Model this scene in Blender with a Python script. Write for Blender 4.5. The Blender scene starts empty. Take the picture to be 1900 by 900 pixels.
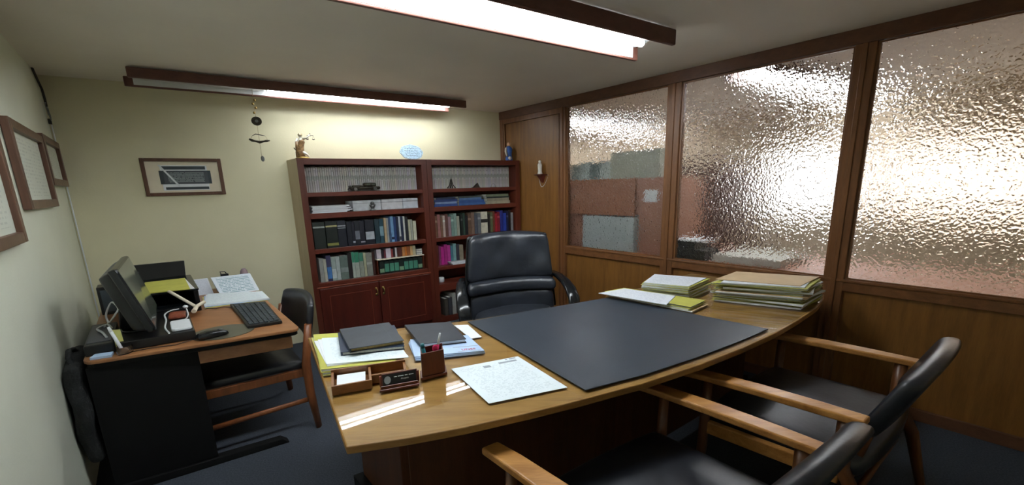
import bpy, bmesh, math, random
from mathutils import Vector, Matrix, noise
random.seed(7)
S = bpy.context.scene
COL = S.collection
# ------------------------------------------------------------------ camera, world, exposure
CAM_H = 1.52
PITCH, ROLL, FPX = math.radians(9.7), math.radians(-1.58), 620.0
_r = Vector((1, 0, 0)); _f = Vector((0, math.cos(PITCH), -math.sin(PITCH))); _d = Vector((0, -math.sin(PITCH), -math.cos(PITCH)))
cr, sr = math.cos(ROLL), math.sin(ROLL)
RX = _r * cr - _d * sr; DN = _d * cr + _r * sr
cam = bpy.data.cameras.new('camera'); cam.lens = FPX * 36 / 1900; cam.sensor_width = 36; cam.clip_start = 0.02
camo = bpy.data.objects.new('camera', cam); COL.objects.link(camo)
m = Matrix.Identity(4)
for i in range(3):
    m[i][0] = RX[i]; m[i][1] = -DN[i]; m[i][2] = -_f[i]
m[2][3] = CAM_H
camo.matrix_world = m
S.camera = camo
S.view_settings.view_transform = 'Standard'; S.view_settings.look = 'None'
S.view_settings.gamma = 1; S.view_settings.use_curve_mapping = False
S.view_settings.exposure = 0.88
W = bpy.data.worlds.new('world'); S.world = W; W.use_nodes = True
W.node_tree.nodes['Background'].inputs[0].default_value = (0.95, 0.97, 1.0, 1)
W.node_tree.nodes['Background'].inputs[1].default_value = 2.3
TUBE = 20.0; REARTUBE = 15.0          # strength of the fluorescent tubes
FARTUBE = 17.0
# ------------------------------------------------------------------ the room's plan: a runs along the back wall, b along the glass partition
AX, AY = math.radians(62.7), math.radians(-47.3)
EX = Vector((math.sin(AX), math.cos(AX), 0)); EY = Vector((-math.sin(AY), -math.cos(AY), 0)); EZ = Vector((0, 0, 1))
O0 = Vector((-3.37273, 2.58021, 0))
WID, HC = 3.682, 2.395
def P(a, b, z=0.0): return O0 + EX * a + EY * b + EZ * z
def frame(o, u, v):                      # a thing's own frame: origin, width direction, depth direction
    return lambda x, y, z=0.0: o + u * x + v * y + EZ * z
def rframe(a, b, z=0, deg=0):            # room-aligned frame turned by deg in plan units
    c, s = math.cos(math.radians(deg)), math.sin(math.radians(deg))
    return frame(P(a, b, z), EX * c + EY * s, EY * c - EX * s)
def tframe(a, b, z, az):                 # square frame; y points to compass az (degrees)
    v = Vector((math.sin(math.radians(az)), math.cos(math.radians(az)), 0)); u = Vector((-v.y, v.x, 0))
    return frame(P(a, b, z), u, v)
# ------------------------------------------------------------------ materials
def srgb(r, g, b):
    return tuple(((c / 255) / 12.92 if c / 255 <= 0.04045 else ((c / 255 + 0.055) / 1.055) ** 2.4) for c in (r, g, b)) + (1,)
class N:
    def __init__(s, name):
        s.m = bpy.data.materials.new(name); s.m.use_nodes = True; s.t = s.m.node_tree; s.b = s.t.nodes['Principled BSDF']
    def n(s, typ, **kw):
        q = s.t.nodes.new(typ)
        for k, v in kw.items():
            if k[0] == 'i' and k[1:].isdigit(): q.inputs[int(k[1:])].default_value = v
            elif k in q.inputs and not hasattr(q, k): q.inputs[k].default_value = v
            else: setattr(q, k, v)
        return q
    def l(s, a, b): s.t.links.new(a, b)
    def coord(s, scale=(1, 1, 1), kind='Object', rot=(0, 0, 0)):
        c = s.n('ShaderNodeTexCoord'); mp = s.n('ShaderNodeMapping')
        mp.inputs['Scale'].default_value = scale; mp.inputs['Rotation'].default_value = rot
        s.l(c.outputs[kind], mp.inputs[0]); return mp.outputs[0]
    def ramp(s, fac, stops):
        r = s.n('ShaderNodeValToRGB'); el = r.color_ramp.elements
        el[0].position, el[0].color = stops[0]; el[1].position, el[1].color = stops[-1]
        for p, c in stops[1:-1]: e = el.new(p); e.color = c
        s.l(fac, r.inputs[0]); return r.outputs[0]
def plain(name, col, rough=.5, metal=0, nz=.06, nscale=12, bump=0, bscale=60, coat=0, spec=.5, emit=None, es=0):
    m = N(name)
    t = m.n('ShaderNodeTexNoise'); t.inputs['Scale'].default_value = nscale; t.inputs['Detail'].default_value = 3
    m.l(m.coord(), t.inputs['Vector'])
    c = srgb(*col)
    lo = tuple(x * (1 - nz * 2) for x in c[:3]) + (1,); hi = tuple(min(1, x * (1 + nz * 2)) for x in c[:3]) + (1,)
    m.l(m.ramp(t.outputs[0], [(.3, lo), (.7, hi)]), m.b.inputs['Base Color'])
    m.b.inputs['Roughness'].default_value = rough; m.b.inputs['Metallic'].default_value = metal
    m.b.inputs['Coat Weight'].default_value = coat; m.b.inputs['Specular IOR Level'].default_value = spec
    if bump:
        t2 = m.n('ShaderNodeTexNoise'); t2.inputs['Scale'].default_value = bscale; t2.inputs['Detail'].default_value = 4
        m.l(m.coord(), t2.inputs['Vector'])
        bp = m.n('ShaderNodeBump'); bp.inputs['Strength'].default_value = bump; bp.inputs['Distance'].default_value = .01
        m.l(t2.outputs[0], bp.inputs['Height']); m.l(bp.outputs[0], m.b.inputs['Normal'])
    if emit:
        m.b.inputs['Emission Color'].default_value = srgb(*emit); m.b.inputs['Emission Strength'].default_value = es
    return m.m
def wood(name, dark, light, dirv=(1, 12, 12), rot=(0, 0, 0), rough=.4, coat=0, scale=2.2, spec=.5, band=.5):
    m = N(name)
    v = m.coord(dirv, rot=rot)
    t = m.n('ShaderNodeTexNoise'); t.inputs['Scale'].default_value = scale; t.inputs['Detail'].default_value = 6; t.inputs['Distortion'].default_value = .6
    m.l(v, t.inputs['Vector'])
    t2 = m.n('ShaderNodeTexNoise'); t2.inputs['Scale'].default_value = scale * 9; t2.inputs['Detail'].default_value = 3
    m.l(v, t2.inputs['Vector'])
    mx = m.n('ShaderNodeMix', data_type='FLOAT'); mx.inputs[0].default_value = .3
    m.l(t.outputs[0], mx.inputs[2]); m.l(t2.outputs[0], mx.inputs[3])
    m.l(m.ramp(mx.outputs[0], [(.5 - band * .36, srgb(*dark)), (.5 + band * .36, srgb(*light))]), m.b.inputs['Base Color'])
    m.b.inputs['Roughness'].default_value = rough; m.b.inputs['Coat Weight'].default_value = coat; m.b.inputs['Coat Roughness'].default_value = .05
    m.b.inputs['Specular IOR Level'].default_value = spec
    bp = m.n('ShaderNodeBump'); bp.inputs['Strength'].default_value = .06; bp.inputs['Distance'].default_value = .004
    m.l(t2.outputs[0], bp.inputs['Height']); m.l(bp.outputs[0], m.b.inputs['Normal'])
    return m.m
ANG_X = -(AX - math.pi / 2)    # rotation that lays the grain along the back wall's direction
def along_ex(s=12): return dict(dirv=(1, s, s), rot=(0, 0, -math.atan2(EX.y, EX.x)))
def along_ey(s=12): return dict(dirv=(1, s, s), rot=(0, 0, -math.atan2(EY.y, EY.x)))
UPG = dict(dirv=(12, 12, 1))
M = {}
M['back_paint'] = plain('cream_wall_paint', (223, 217, 185), .65, nz=.015, nscale=3, bump=.08, bscale=90)
M['left_paint_lit'] = plain('cream_wall_paint_lit_paler', (220, 223, 205), .5, nz=.015, nscale=3, bump=.08, bscale=90)  # cream made paler to paint in the left wall's different lighting
M['ceil'] = plain('ceiling_paint', (230, 223, 211), .8, nz=.02, nscale=2)
M['part_wood'] = wood('partition_panel_wood', (116, 76, 32), (144, 98, 44), rough=.42, **UPG)
M['part_rail'] = wood('partition_rail_wood', (104, 66, 36), (136, 90, 52), rough=.4, **along_ey())
M['part_stile'] = wood('partition_stile_wood', (104, 66, 36), (136, 90, 52), rough=.4, **UPG)
M['beam'] = wood('partition_beam_wood', (88, 56, 38), (110, 72, 48), rough=.5, **along_ey())
M['lamp_wood'] = wood('lamp_board_wood', (84, 52, 44), (108, 68, 56), rough=.5, **along_ex())
M['mahog'] = wood('mahogany_veneer', (78, 32, 20), (104, 46, 30), rough=.38, scale=1.6, band=.7, **UPG)
M['mahog_h'] = wood('mahogany_shelf', (84, 34, 22), (112, 50, 34), rough=.36, scale=1.6, band=.7, **along_ex())
M['mahog_side'] = wood('bookcase_side_laminate', (176, 158, 124), (192, 174, 140), rough=.45, scale=1.2, **UPG)
M['door_wood'] = wood('bookcase_door_veneer', (70, 24, 14), (90, 34, 22), rough=.35, scale=1.4, **UPG)
M['desk_wood'] = wood('desk_top_veneer', (132, 92, 44), (182, 138, 76), rough=.35, scale=1.5, band=.6, **along_ex(14))
M['desk_dark'] = wood('desk_panel_wood', (64, 36, 18), (92, 54, 28), rough=.4, **UPG)
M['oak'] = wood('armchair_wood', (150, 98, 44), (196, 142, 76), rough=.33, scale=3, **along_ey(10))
M['oak_shaded'] = wood('armchair_wood_shaded', (84, 50, 26), (118, 74, 40), rough=.35, scale=3, **UPG)  # darker copy of the arm wood, shade on legs and rails painted in
M['teak'] = wood('side_chair_wood', (104, 58, 30), (142, 84, 46), rough=.4, scale=3, **UPG)
M['comp_wood'] = wood('computer_desk_laminate', (134, 88, 54), (164, 114, 74), rough=.38, scale=1.8, **along_ey(9))
M['black_lam'] = plain('black_laminate', (9, 9, 10), .75, nz=.03, spec=.25)
M['leather'] = plain('black_leather', (42, 46, 54), .34, nz=.12, nscale=9, bump=.12, bscale=45, spec=.6)
M['leather2'] = plain('armchair_black_leather', (32, 34, 40), .34, nz=.12, nscale=9, bump=.08, bscale=40, spec=.6)
M['blk'] = plain('black_plastic', (20, 20, 23), .35, nz=.05)
M['blk_gloss'] = plain('glossy_black_plastic', (24, 27, 30), .18, nz=.05)
M['pad'] = plain('desk_pad_vinyl', (54, 61, 70), .38, nz=.04, nscale=5, bump=.05, bscale=200)
M['paper'] = plain('white_paper', (226, 230, 234), .7, nz=.01)
M['paper2'] = plain('cream_paper', (222, 212, 190), .7, nz=.02)
M['pages'] = plain('page_edges', (196, 196, 186), .8, nz=.08, nscale=120)
M['manila'] = plain('manila_folder', (206, 176, 134), .6, nz=.03)
M['yellow'] = plain('yellow_folder_card', (186, 184, 84), .6, nz=.05)
M['yellow2'] = plain('pale_yellow_folder_card', (206, 204, 124), .6, nz=.05)
M['olive'] = plain('olive_folder_card', (150, 146, 82), .6, nz=.06)
M['bluepaper'] = plain('pale_blue_folder', (176, 200, 232), .5, nz=.03)
M['frame_wood'] = wood('picture_frame_wood', (80, 54, 42), (108, 76, 60), rough=.4, **UPG)
M['mah_small'] = wood('cup_mahogany', (84, 34, 22), (108, 48, 34), rough=.3, coat=.3, **UPG)
M['box_wood'] = wood('card_tray_wood', (112, 70, 34), (146, 96, 50), rough=.35, **along_ex(10))
M['gold'] = plain('worn_brass', (150, 128, 74), .35, metal=.8, nz=.15, nscale=40)
M['bronze'] = plain('dark_bronze', (62, 56, 46), .4, metal=.6, nz=.2, nscale=40)
M['chrome'] = plain('bright_chrome', (190, 190, 192), .15, metal=1, nz=.02)
M['silver'] = plain('grey_metal', (120, 122, 122), .3, metal=.8, nz=.05)
M['whitem'] = plain('white_enamel', (224, 226, 226), .4, nz=.01)
M['white_pl'] = plain('white_plastic', (214, 218, 222), .4, nz=.01)
M['screen'] = plain('screen_glass_painted_reflection', (88, 94, 84), .14, nz=.02)  # lightened base colour stands for the wall reflected in the monitor
M['keys'] = plain('keyboard_keys', (58, 66, 72), .5, nz=.08)
M['ceramic'] = plain('white_ceramic', (222, 218, 206), .3, nz=.03)
M['ceramic_blue'] = plain('blue_ceramic', (60, 104, 184), .3, nz=.15, nscale=30)
M['skin_cer'] = plain('pink_ceramic', (206, 160, 130), .4, nz=.05)
M['red_cer'] = plain('brick_red_paint', (136, 70, 48), .45, nz=.15, nscale=60)
M['plate'] = None
M['pink'] = plain('pink_plastic', (222, 44, 104), .3, nz=.02)
M['teal'] = plain('teal_plastic', (30, 110, 118), .35, nz=.05)
M['bag'] = plain('black_cloth', (26, 28, 28), .9, nz=.2, nscale=20, bump=.5, bscale=90)
M['cord'] = plain('dark_cord', (40, 36, 34), .6)
M['wcord'] = plain('white_cord', (196, 200, 202), .45)
M['carpet'] = plain('grey_blue_carpet', (72, 77, 86), .95, nz=.12, nscale=140, bump=.6, bscale=400, spec=.1)
M['far_paint'] = plain('neighbour_wall_paint', (214, 196, 168), .7, nz=.02, nscale=3)
M['far_brown'] = plain('neighbour_cabinet_brown', (170, 122, 100), .5, nz=.05, nscale=6)
M['brown_board'] = plain('brown_cardboard', (150, 98, 70), .7, nz=.03)
M['grey_card'] = plain('grey_green_carton', (156, 158, 142), .7, nz=.04)
M['pale_grey'] = plain('pale_grey_board', (182, 192, 192), .6, nz=.03)
M['red_text'] = plain('red_print', (196, 40, 70), .6)
M['ink'] = plain('dark_print', (70, 74, 80), .7)
M['lt_ink'] = plain('light_grey_print', (150, 158, 166), .7)
M['white_ink'] = plain('white_print', (205, 208, 210), .6)
M['seam'] = plain('inlay_line', (128, 62, 40), .4)
# emission of the tubes
def emit(name, col, s):
    m = N(name); m.b.inputs['Base Color'].default_value = (.8, .8, .8, 1)
    m.b.inputs['Emission Color'].default_value = col; m.b.inputs['Emission Strength'].default_value = s; return m.m
M['tube'] = emit('lit_fluorescent_tube', (.90, .96, 1.0, 1), TUBE)
M['reartube'] = emit('lit_fluorescent_tube_rear_lamp', (.93, .97, 1.0, 1), REARTUBE)
M['fartube'] = emit('lit_fluorescent_tube_next_room', (.93, .96, 1.0, 1), FARTUBE)
M['tube_off'] = plain('unlit_fluorescent_tube', (196, 194, 196), .3)
# clear glass
def glassmat(name, ior=1.45, rough=0.0, col=(1, 1, 1, 1)):
    m = N(name); b = m.b
    b.inputs['Base Color'].default_value = col; b.inputs['Transmission Weight'].default_value = 1
    b.inputs['Roughness'].default_value = rough; b.inputs['IOR'].default_value = ior; return m
M['clear'] = glassmat('clear_glass').m
M['frosty'] = glassmat('cloudy_plastic', 1.3, .3).m
g = glassmat('hammered_glass', 1.42, .08, (.98, .97, .96, 1))
vo = g.n('ShaderNodeTexVoronoi'); vo.feature = 'SMOOTH_F1'; vo.inputs['Scale'].default_value = 58; vo.inputs['Smoothness'].default_value = .6
no = g.n('ShaderNodeTexNoise'); no.inputs['Scale'].default_value = 24; no.inputs['Detail'].default_value = 2
cc = g.coord(rot=(0, 0, -math.atan2(EY.y, EY.x)), scale=(1.25, 1.25, .95))
wv = g.n('ShaderNodeVectorMath'); wv.operation = 'ADD'; sc_ = g.n('ShaderNodeVectorMath'); sc_.operation = 'SCALE'; sc_.inputs['Scale'].default_value = .03
g.l(cc, no.inputs['Vector']); g.l(no.outputs['Color'], sc_.inputs[0]); g.l(cc, wv.inputs[0]); g.l(sc_.outputs[0], wv.inputs[1]); g.l(wv.outputs[0], vo.inputs['Vector'])
bp = g.n('ShaderNodeBump'); bp.inputs['Strength'].default_value = 1.0; bp.inputs['Distance'].default_value = .006
g.l(vo.outputs['Distance'], bp.inputs['Height']); g.l(bp.outputs[0], g.b.inputs['Normal'])
M['hammered'] = g.m
# sheets of print: faint lines of type laid out over the sheet's own UVs
def printed(name, paper, ink, lines=26, cover=.55, blocks=0.):
    m = N(name); uv = m.n('ShaderNodeTexCoord').outputs['UV']
    sp = m.n('ShaderNodeSeparateXYZ'); m.l(uv, sp.inputs[0])
    def mt(op, a, b=None):
        q = m.n('ShaderNodeMath'); q.operation = op
        for i, x in enumerate((a, b)):
            if x is None: continue
            if isinstance(x, (int, float)): q.inputs[i].default_value = x
            else: m.l(x, q.inputs[i])
        return q.outputs[0]
    v = mt('MULTIPLY', sp.outputs[1], lines); row = mt('FLOOR', v); fr = mt('SUBTRACT', v, row)
    cb = m.n('ShaderNodeCombineXYZ'); m.l(mt('MULTIPLY', sp.outputs[0], 26), cb.inputs[0]); m.l(mt('MULTIPLY', row, 3.7), cb.inputs[1])
    nz = m.n('ShaderNodeTexNoise'); nz.inputs['Scale'].default_value = 1; nz.inputs['Detail'].default_value = 2; m.l(cb.outputs[0], nz.inputs['Vector'])
    on = mt('MULTIPLY', mt('LESS_THAN', fr, .45), mt('GREATER_THAN', nz.outputs[0], cover))
    for c, lo, hi in ((0, .09, .91), (1, .07, .93)):
        on = mt('MULTIPLY', on, mt('MULTIPLY', mt('GREATER_THAN', sp.outputs[c], lo), mt('LESS_THAN', sp.outputs[c], hi)))
    mx = m.n('ShaderNodeMix', data_type='RGBA'); m.l(on, mx.inputs[0]); mx.inputs[6].default_value = srgb(*paper); mx.inputs[7].default_value = srgb(*ink)
    m.l(mx.outputs[2], m.b.inputs['Base Color']); m.b.inputs['Roughness'].default_value = .7
    return m.m
M['letter'] = printed('printed_letter', (222, 232, 236), (198, 210, 216), 44, .52)
M['letter2'] = printed('printed_form', (224, 228, 236), (194, 200, 212), 32, .5)
M['calend'] = printed('calendar_print', (222, 230, 238), (140, 170, 180), 12, .42)
M['cert'] = printed('certificate_print', (200, 204, 190), (184, 188, 176), 18, .5)
M['panelprint'] = printed('dark_scroll_print', (78, 84, 90), (156, 164, 164), 10, .40)
# ------------------------------------------------------------------ mesh builder
class MB:
    def __init__(s, F=P): s.F = F; s.v = []; s.f = []; s.uv = {}
    def add(s, pts, faces, mi=0, smooth=False, raw=False, uvs=None):
        o = len(s.v)
        s.v += [Vector(p) if raw else s.F(*p) for p in pts]
        for k, f in enumerate(faces):
            if uvs: s.uv[len(s.f)] = uvs[k]
            s.f.append((tuple(i + o for i in f), mi, smooth))
        return s
    def hexa(s, q, mi=0):   # q: bottom 4 then top 4
        return s.add(q, [(0, 1, 2, 3), (4, 5, 6, 7), (0, 1, 5, 4), (1, 2, 6, 5), (2, 3, 7, 6), (3, 0, 4, 7)], mi)
    def box(s, x0, x1, y0, y1, z0, z1, mi=0):
        return s.hexa([(x0, y0, z0), (x1, y0, z0), (x1, y1, z0), (x0, y1, z0), (x0, y0, z1), (x1, y0, z1), (x1, y1, z1), (x0, y1, z1)], mi)
    def slab(s, poly, z0, z1, mi=0):     # flat polygon [(x,y)] or [(x,y,dz)] extruded upwards
        n = len(poly); g = lambda p: p[2] if len(p) > 2 else 0
        pts = [(p[0], p[1], z0 + g(p)) for p in poly] + [(p[0], p[1], z1 + g(p)) for p in poly]
        xs = [p[0] for p in poly]; ys = [p[1] for p in poly]
        if n == 4: top = [(0, 1), (1, 1), (1, 0), (0, 0)]
        else:
            top = [((p[0] - min(xs)) / (max(xs) - min(xs) + 1e-9), (p[1] - min(ys)) / (max(ys) - min(ys) + 1e-9)) for p in poly]
        fs = [tuple(range(n)), tuple(range(n, 2 * n))] + [(i, (i + 1) % n, n + (i + 1) % n, n + i) for i in range(n)]
        uvs = [[(0.001, .001)] * n, top] + [[(.001, .001)] * 4] * n
        return s.add(pts, fs, mi, uvs=uvs)
    def prism(s, ring0, ring1, mi=0, smooth=False):   # two matching 3-D rings
        n = len(ring0)
        s.add(list(ring0) + list(ring1), [tuple(range(n)), tuple(range(n, 2 * n))], mi)
        o = len(s.v) - 2 * n
        for i in range(n): s.f.append(((o + i, o + (i + 1) % n, o + n + (i + 1) % n, o + n + i), mi, smooth))
        return s
    def tube(s, pts, r, n=8, mi=0, flat=1.0):
        pw = [s.F(*p) for p in pts]; rr = r if isinstance(r, (list, tuple)) else [r] * len(pts)
        o = len(s.v); up = None
        for i, p in enumerate(pw):
            d = (pw[min(i + 1, len(pw) - 1)] - pw[max(i - 1, 0)]).normalized()
            if up is None:
                up = Vector((0, 0, 1)) if abs(d.z) < .9 else Vector((1, 0, 0))
            a = d.cross(up).normalized(); b2 = a.cross(d).normalized(); up = b2
            for k in range(n):
                t = 2 * math.pi * k / n
                s.v.append(p + a * math.cos(t) * rr[i] + b2 * math.sin(t) * rr[i] * flat)
        for i in range(len(pw) - 1):
            for k in range(n):
                s.f.append(((o + i * n + k, o + i * n + (k + 1) % n, o + (i + 1) * n + (k + 1) % n, o + (i + 1) * n + k), mi, True))
        s.f.append((tuple(range(o, o + n)), mi, False)); s.f.append((tuple(range(o + (len(pw) - 1) * n, o + len(pw) * n)), mi, False))
        return s
    def lathe(s, c, prof, n=20, mi=0, sx=1, sy=1):
        o = len(s.v)
        c = s.F(*c)
        for r, z in prof:
            for k in range(n):
                t = 2 * math.pi * k / n; s.v.append(c + Vector((r * math.cos(t) * sx, r * math.sin(t) * sy, z)))
        for i in range(len(prof) - 1):
            for k in range(n):
                s.f.append(((o + i * n + k, o + i * n + (k + 1) % n, o + (i + 1) * n + (k + 1) % n, o + (i + 1) * n + k), mi, True))
        s.f.append((tuple(range(o, o + n)), mi, False)); s.f.append((tuple(range(o + (len(prof) - 1) * n, o + len(prof) * n)), mi, False))
        return s
    def ball(s, c, rx, ry=None, rz=None, n=12, mi=0):
        ry = ry or rx; rz = rz or rx
        m_ = n // 2 + 1
        prof = [(max(1e-4, math.sin(math.pi * i / m_)), -math.cos(math.pi * i / m_)) for i in range(m_ + 1)]
        o = len(s.v)
        for r, z in prof:
            for k in range(n):
                t = 2 * math.pi * k / n; s.v.append(s.F(c[0] + r * math.cos(t) * rx, c[1] + r * math.sin(t) * ry, c[2] + z * rz))
        for i in range(len(prof) - 1):
            for k in range(n):
                s.f.append(((o + i * n + k, o + i * n + (k + 1) % n, o + (i + 1) * n + (k + 1) % n, o + (i + 1) * n + k), mi, True))
        s.f.append((tuple(range(o, o + n)), mi, True)); s.f.append((tuple(range(o + (len(prof) - 1) * n, o + len(prof) * n)), mi, True))
        return s
    def skinbox(s, fn, x0, x1, y0, y1, z0, z1, nx=14, ny=6, nz=8, r=.03, mi=0):
        """rounded upholstered block: a box grid with corners rounded by r, then bent by fn(x,y,z)"""
        key = {}; o = len(s.v)
        c = Vector(((x0 + x1) / 2, (y0 + y1) / 2, (z0 + z1) / 2)); h = Vector(((x1 - x0) / 2, (y1 - y0) / 2, (z1 - z0) / 2))
        rr = min(r, h.x, h.y, h.z)
        def gv(i, j, k):
            if (i, j, k) in key: return key[(i, j, k)]
            # denser sampling near the edges
            q = [math.sin((t / n_ - .5) * math.pi) for t, n_ in ((i, nx), (j, ny), (k, nz))]
            p = Vector((q[0] * h.x, q[1] * h.y, q[2] * h.z))
            inner = Vector([max(-(h[a] - rr), min(h[a] - rr, p[a])) for a in range(3)]); d = p - inner
            if d.length > 1e-9: p = inner + d.normalized() * rr
            p = p + c
            if fn: p = Vector(fn(*p))
            s.v.append(s.F(*p)); key[(i, j, k)] = len(s.v) - 1; return key[(i, j, k)]
        for i in range(nx):
            for j in range(ny):
                for k in (0, nz): s.f.append(((gv(i, j, k), gv(i + 1, j, k), gv(i + 1, j + 1, k), gv(i, j + 1, k)), mi, True))
        for i in range(nx):
            for k in range(nz):
                for j in (0, ny): s.f.append(((gv(i, j, k), gv(i + 1, j, k), gv(i + 1, j, k + 1), gv(i, j, k + 1)), mi, True))
        for j in range(ny):
            for k in range(nz):
                for i in (0, nx): s.f.append(((gv(i, j, k), gv(i, j + 1, k), gv(i, j + 1, k + 1), gv(i, j, k + 1)), mi, True))
        return s
    def build(s, name, mats, parent=None, bevel=0, label=None, at=None, seg=2):
        mats = mats if isinstance(mats, (list, tuple)) else [mats]
        me = bpy.data.meshes.new(name)
        org = WORLD.get(parent.name, Vector((0, 0, 0))) if parent else (Vector(at) if at else Vector((0, 0, 0)))
        me.from_pydata([v - org for v in s.v], [], [f[0] for f in s.f]); me.update()
        for mt in mats: me.materials.append(M[mt] if isinstance(mt, str) else mt)
        me.polygons.foreach_set('material_index', [f[1] for f in s.f]); me.polygons.foreach_set('use_smooth', [f[2] for f in s.f])
        if s.uv:
            ul = me.uv_layers.new(name='UVMap')
            for pi, uvs in s.uv.items():
                p = me.polygons[pi]
                for k, li in enumerate(p.loop_indices): ul.data[li].uv = uvs[k]
        bm = bmesh.new(); bm.from_mesh(me); bmesh.ops.recalc_face_normals(bm, faces=bm.faces); bm.to_mesh(me); bm.free()
        ob = bpy.data.objects.new(name, me); COL.objects.link(ob)
        if bevel:
            md = ob.modifiers.new('edge', 'BEVEL'); md.width = bevel; md.segments = seg; md.limit_method = 'ANGLE'; md.angle_limit = math.radians(40)
        WORLD[ob.name] = org
        if parent: ob.parent = parent
        elif at: ob.location = Vector(at)
        if label: ob['label'] = label
        return ob
WORLD = {}
def thing(name, label, cat, loc, group=None):
    o = bpy.data.objects.new(name, None); COL.objects.link(o); o.location = loc; o.empty_display_size = .05
    WORLD[o.name] = Vector(loc); return tag(o, label, cat, group)
def tag(o, label, cat, group=None, kind=None):
    o['label'] = label; o['category'] = cat
    if group: o['group'] = group
    if kind: o['kind'] = kind
    return o
def struct(o): o['kind'] = 'structure'; return o
def dup(root, loc, label=None, group=None):
    r = root.copy(); COL.objects.link(r); r.location = loc; WORLD[r.name] = Vector(loc)
    if label: r['label'] = label
    if group: r['group'] = group
    for ch in list(root.children):
        c = ch.copy(); COL.objects.link(c); c.parent = r
        for g_ in ch.children: d = g_.copy(); COL.objects.link(d); d.parent = c
    return r
def text_on(body, F, size, mat, name, parent, depth=.0006, label=None):
    """raised lettering: F(x,y,0) maps the text's own plane, x right, y up"""
    cu = bpy.data.curves.new('lettering', 'FONT'); cu.body = body; cu.size = size; cu.align_x = 'CENTER'; cu.align_y = 'CENTER'; cu.extrude = depth
    ob = bpy.data.objects.new('lettering', cu); COL.objects.link(ob); bpy.context.view_layer.update()
    me = bpy.data.meshes.new_from_object(ob.evaluated_get(bpy.context.evaluated_depsgraph_get()))
    bpy.data.objects.remove(ob)
    mb = MB(F); mb.add([tuple(v.co) for v in me.vertices], [tuple(p.vertices) for p in me.polygons])
    return mb.build(name, mat, parent, label=label)
# ================================================================== THE SETTING
BR = 5.4      # rear wall distance
FARA = 6.6    # far wall of the next office
struct(MB().box(-.1, FARA + .1, -.62, BR + .1, -.1, 0).build('floor', 'carpet'))
struct(MB().box(-.1, FARA + .1, -.62, BR + .1, HC, HC + .1).build('ceiling', 'ceil'))
struct(MB().box(-.1, WID, -.12, 0, 0, HC).build('wall_back', 'back_paint'))
struct(MB().box(-.1, 0, 0, BR, 0, HC).build('wall_left', 'left_paint_lit'))
struct(MB().box(-.1, FARA + .1, BR, BR + .1, 0, HC).build('wall_rear', 'back_paint'))
struct(MB().box(WID, FARA + .1, -.62, -.5, 0, HC).build('wall_beyond_back', 'far_paint'))
struct(MB().box(WID - .02, WID + .1, -.5, -.12, 0, HC).build('wall_beyond_left', 'far_paint'))
# far wall of the next office with two window openings
fw = MB()
for b0, b1, z0, z1 in ((-.5, BR, 0, 1.0), (-.5, BR, 1.93, HC), (-.5, 1.4, 1.0, 1.93), (2.3, 2.42, 1.0, 1.93), (4.6, BR, 1.0, 1.93)):
    fw.box(FARA, FARA + .1, b0, b1, z0, z1)
struct(fw.build('wall_beyond_far', 'far_paint'))
def winframe(n, b0, b1):
    w = MB()
    for q in ((b0, b0 + .04, 1.0, 1.93), (b1 - .04, b1, 1.0, 1.93), (b0, b1, 1.0, 1.04), (b0, b1, 1.89, 1.93), ((b0 + b1) / 2 - .02, (b0 + b1) / 2 + .02, 1.0, 1.93)):
        w.box(FARA + .02, FARA + .06, *q)
    return struct(w.build(f'window_{n}', 'white_pl', bevel=0))
winframe(5, 1.4, 2.3); winframe(6, 2.42, 4.6)
# peach roller blind over the second far window
bl = N('peach_blind_cloth'); tr = bl.n('ShaderNodeBsdfTranslucent'); tr.inputs[0].default_value = srgb(252, 241, 229)
df = bl.n('ShaderNodeBsdfDiffuse'); df.inputs[0].default_value = srgb(242, 231, 218); mx = bl.n('ShaderNodeMixShader'); mx.inputs[0].default_value = .35
bl.l(tr.outputs[0], mx.inputs[1]); bl.l(df.outputs[0], mx.inputs[2]); bl.l(mx.outputs[0], bl.t.nodes['Material Output'].inputs[0]); M['blind'] = bl.m
t = thing('roller_blind', 'peach roller blind over the far window beyond the glass partition', 'blind', P(FARA - .03, 3.5, .97))
MB().box(FARA - .035, FARA - .032, 2.40, 4.65, .97, 1.98).build('blind_cloth', 'blind', t)
MB().tube([(FARA - .035, 2.38, 2.0), (FARA - .035, 4.67, 2.0)], .02).build('roller', 'white_pl', t)
# partition: full-height corner board, low panels, rails, stiles, beam, and panes of hammered glass
PA, PB = WID, WID + .04
lo = MB(); lo.box(PA + .012, PB - .012, 0, .93, 0, 2.305)
for b0, b1 in ((.93, 1.99), (2.0, 3.08), (3.09, 4.2), (4.21, BR)): lo.box(PA + .012, PB - .012, b0, b1, 0, .775)
struct(lo.build('wall_right', 'part_wood'))
tn = [0]
def trim(mb, mat, bev=.003):
    tn[0] += 1; return struct(mb.build(f'trim_{tn[0]}', mat, bevel=bev))
trim(MB().box(PA - .02, PB + .02, 0, BR, 2.305, HC), 'beam')
trim(MB().box(PA - .012, PB + .012, .90, BR, .765, .835).box(PA - .02, PB + .02, .93, BR, .828, .845), 'part_rail')
for b0, b1 in ((.0, .05), (.878, .95), (1.957, 2.062), (3.044, 3.138), (4.15, 4.24)):
    q = MB().box(PA - .014, PB + .014, b0, b1, 0, 2.305)
    if b0 > .5:
        mid = (b0 + b1) / 2; q.box(PA - .024, PB + .02, mid - .012, mid + .012, 0, 2.305)
    trim(q, 'part_stile')
trim(MB().box(PA - .012, PA + .006, .05, .88, 2.25, 2.305).box(PA - .012, PA + .006, .06, .075, .1, 2.25).box(PA - .012, PA + .006, .855, .87, .1, 2.25), 'part_stile', .002)
struct(MB().box(PA - .012, PA + .01, 0, BR, 0, .075).build('baseboard_right', 'beam', bevel=.003))
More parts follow.
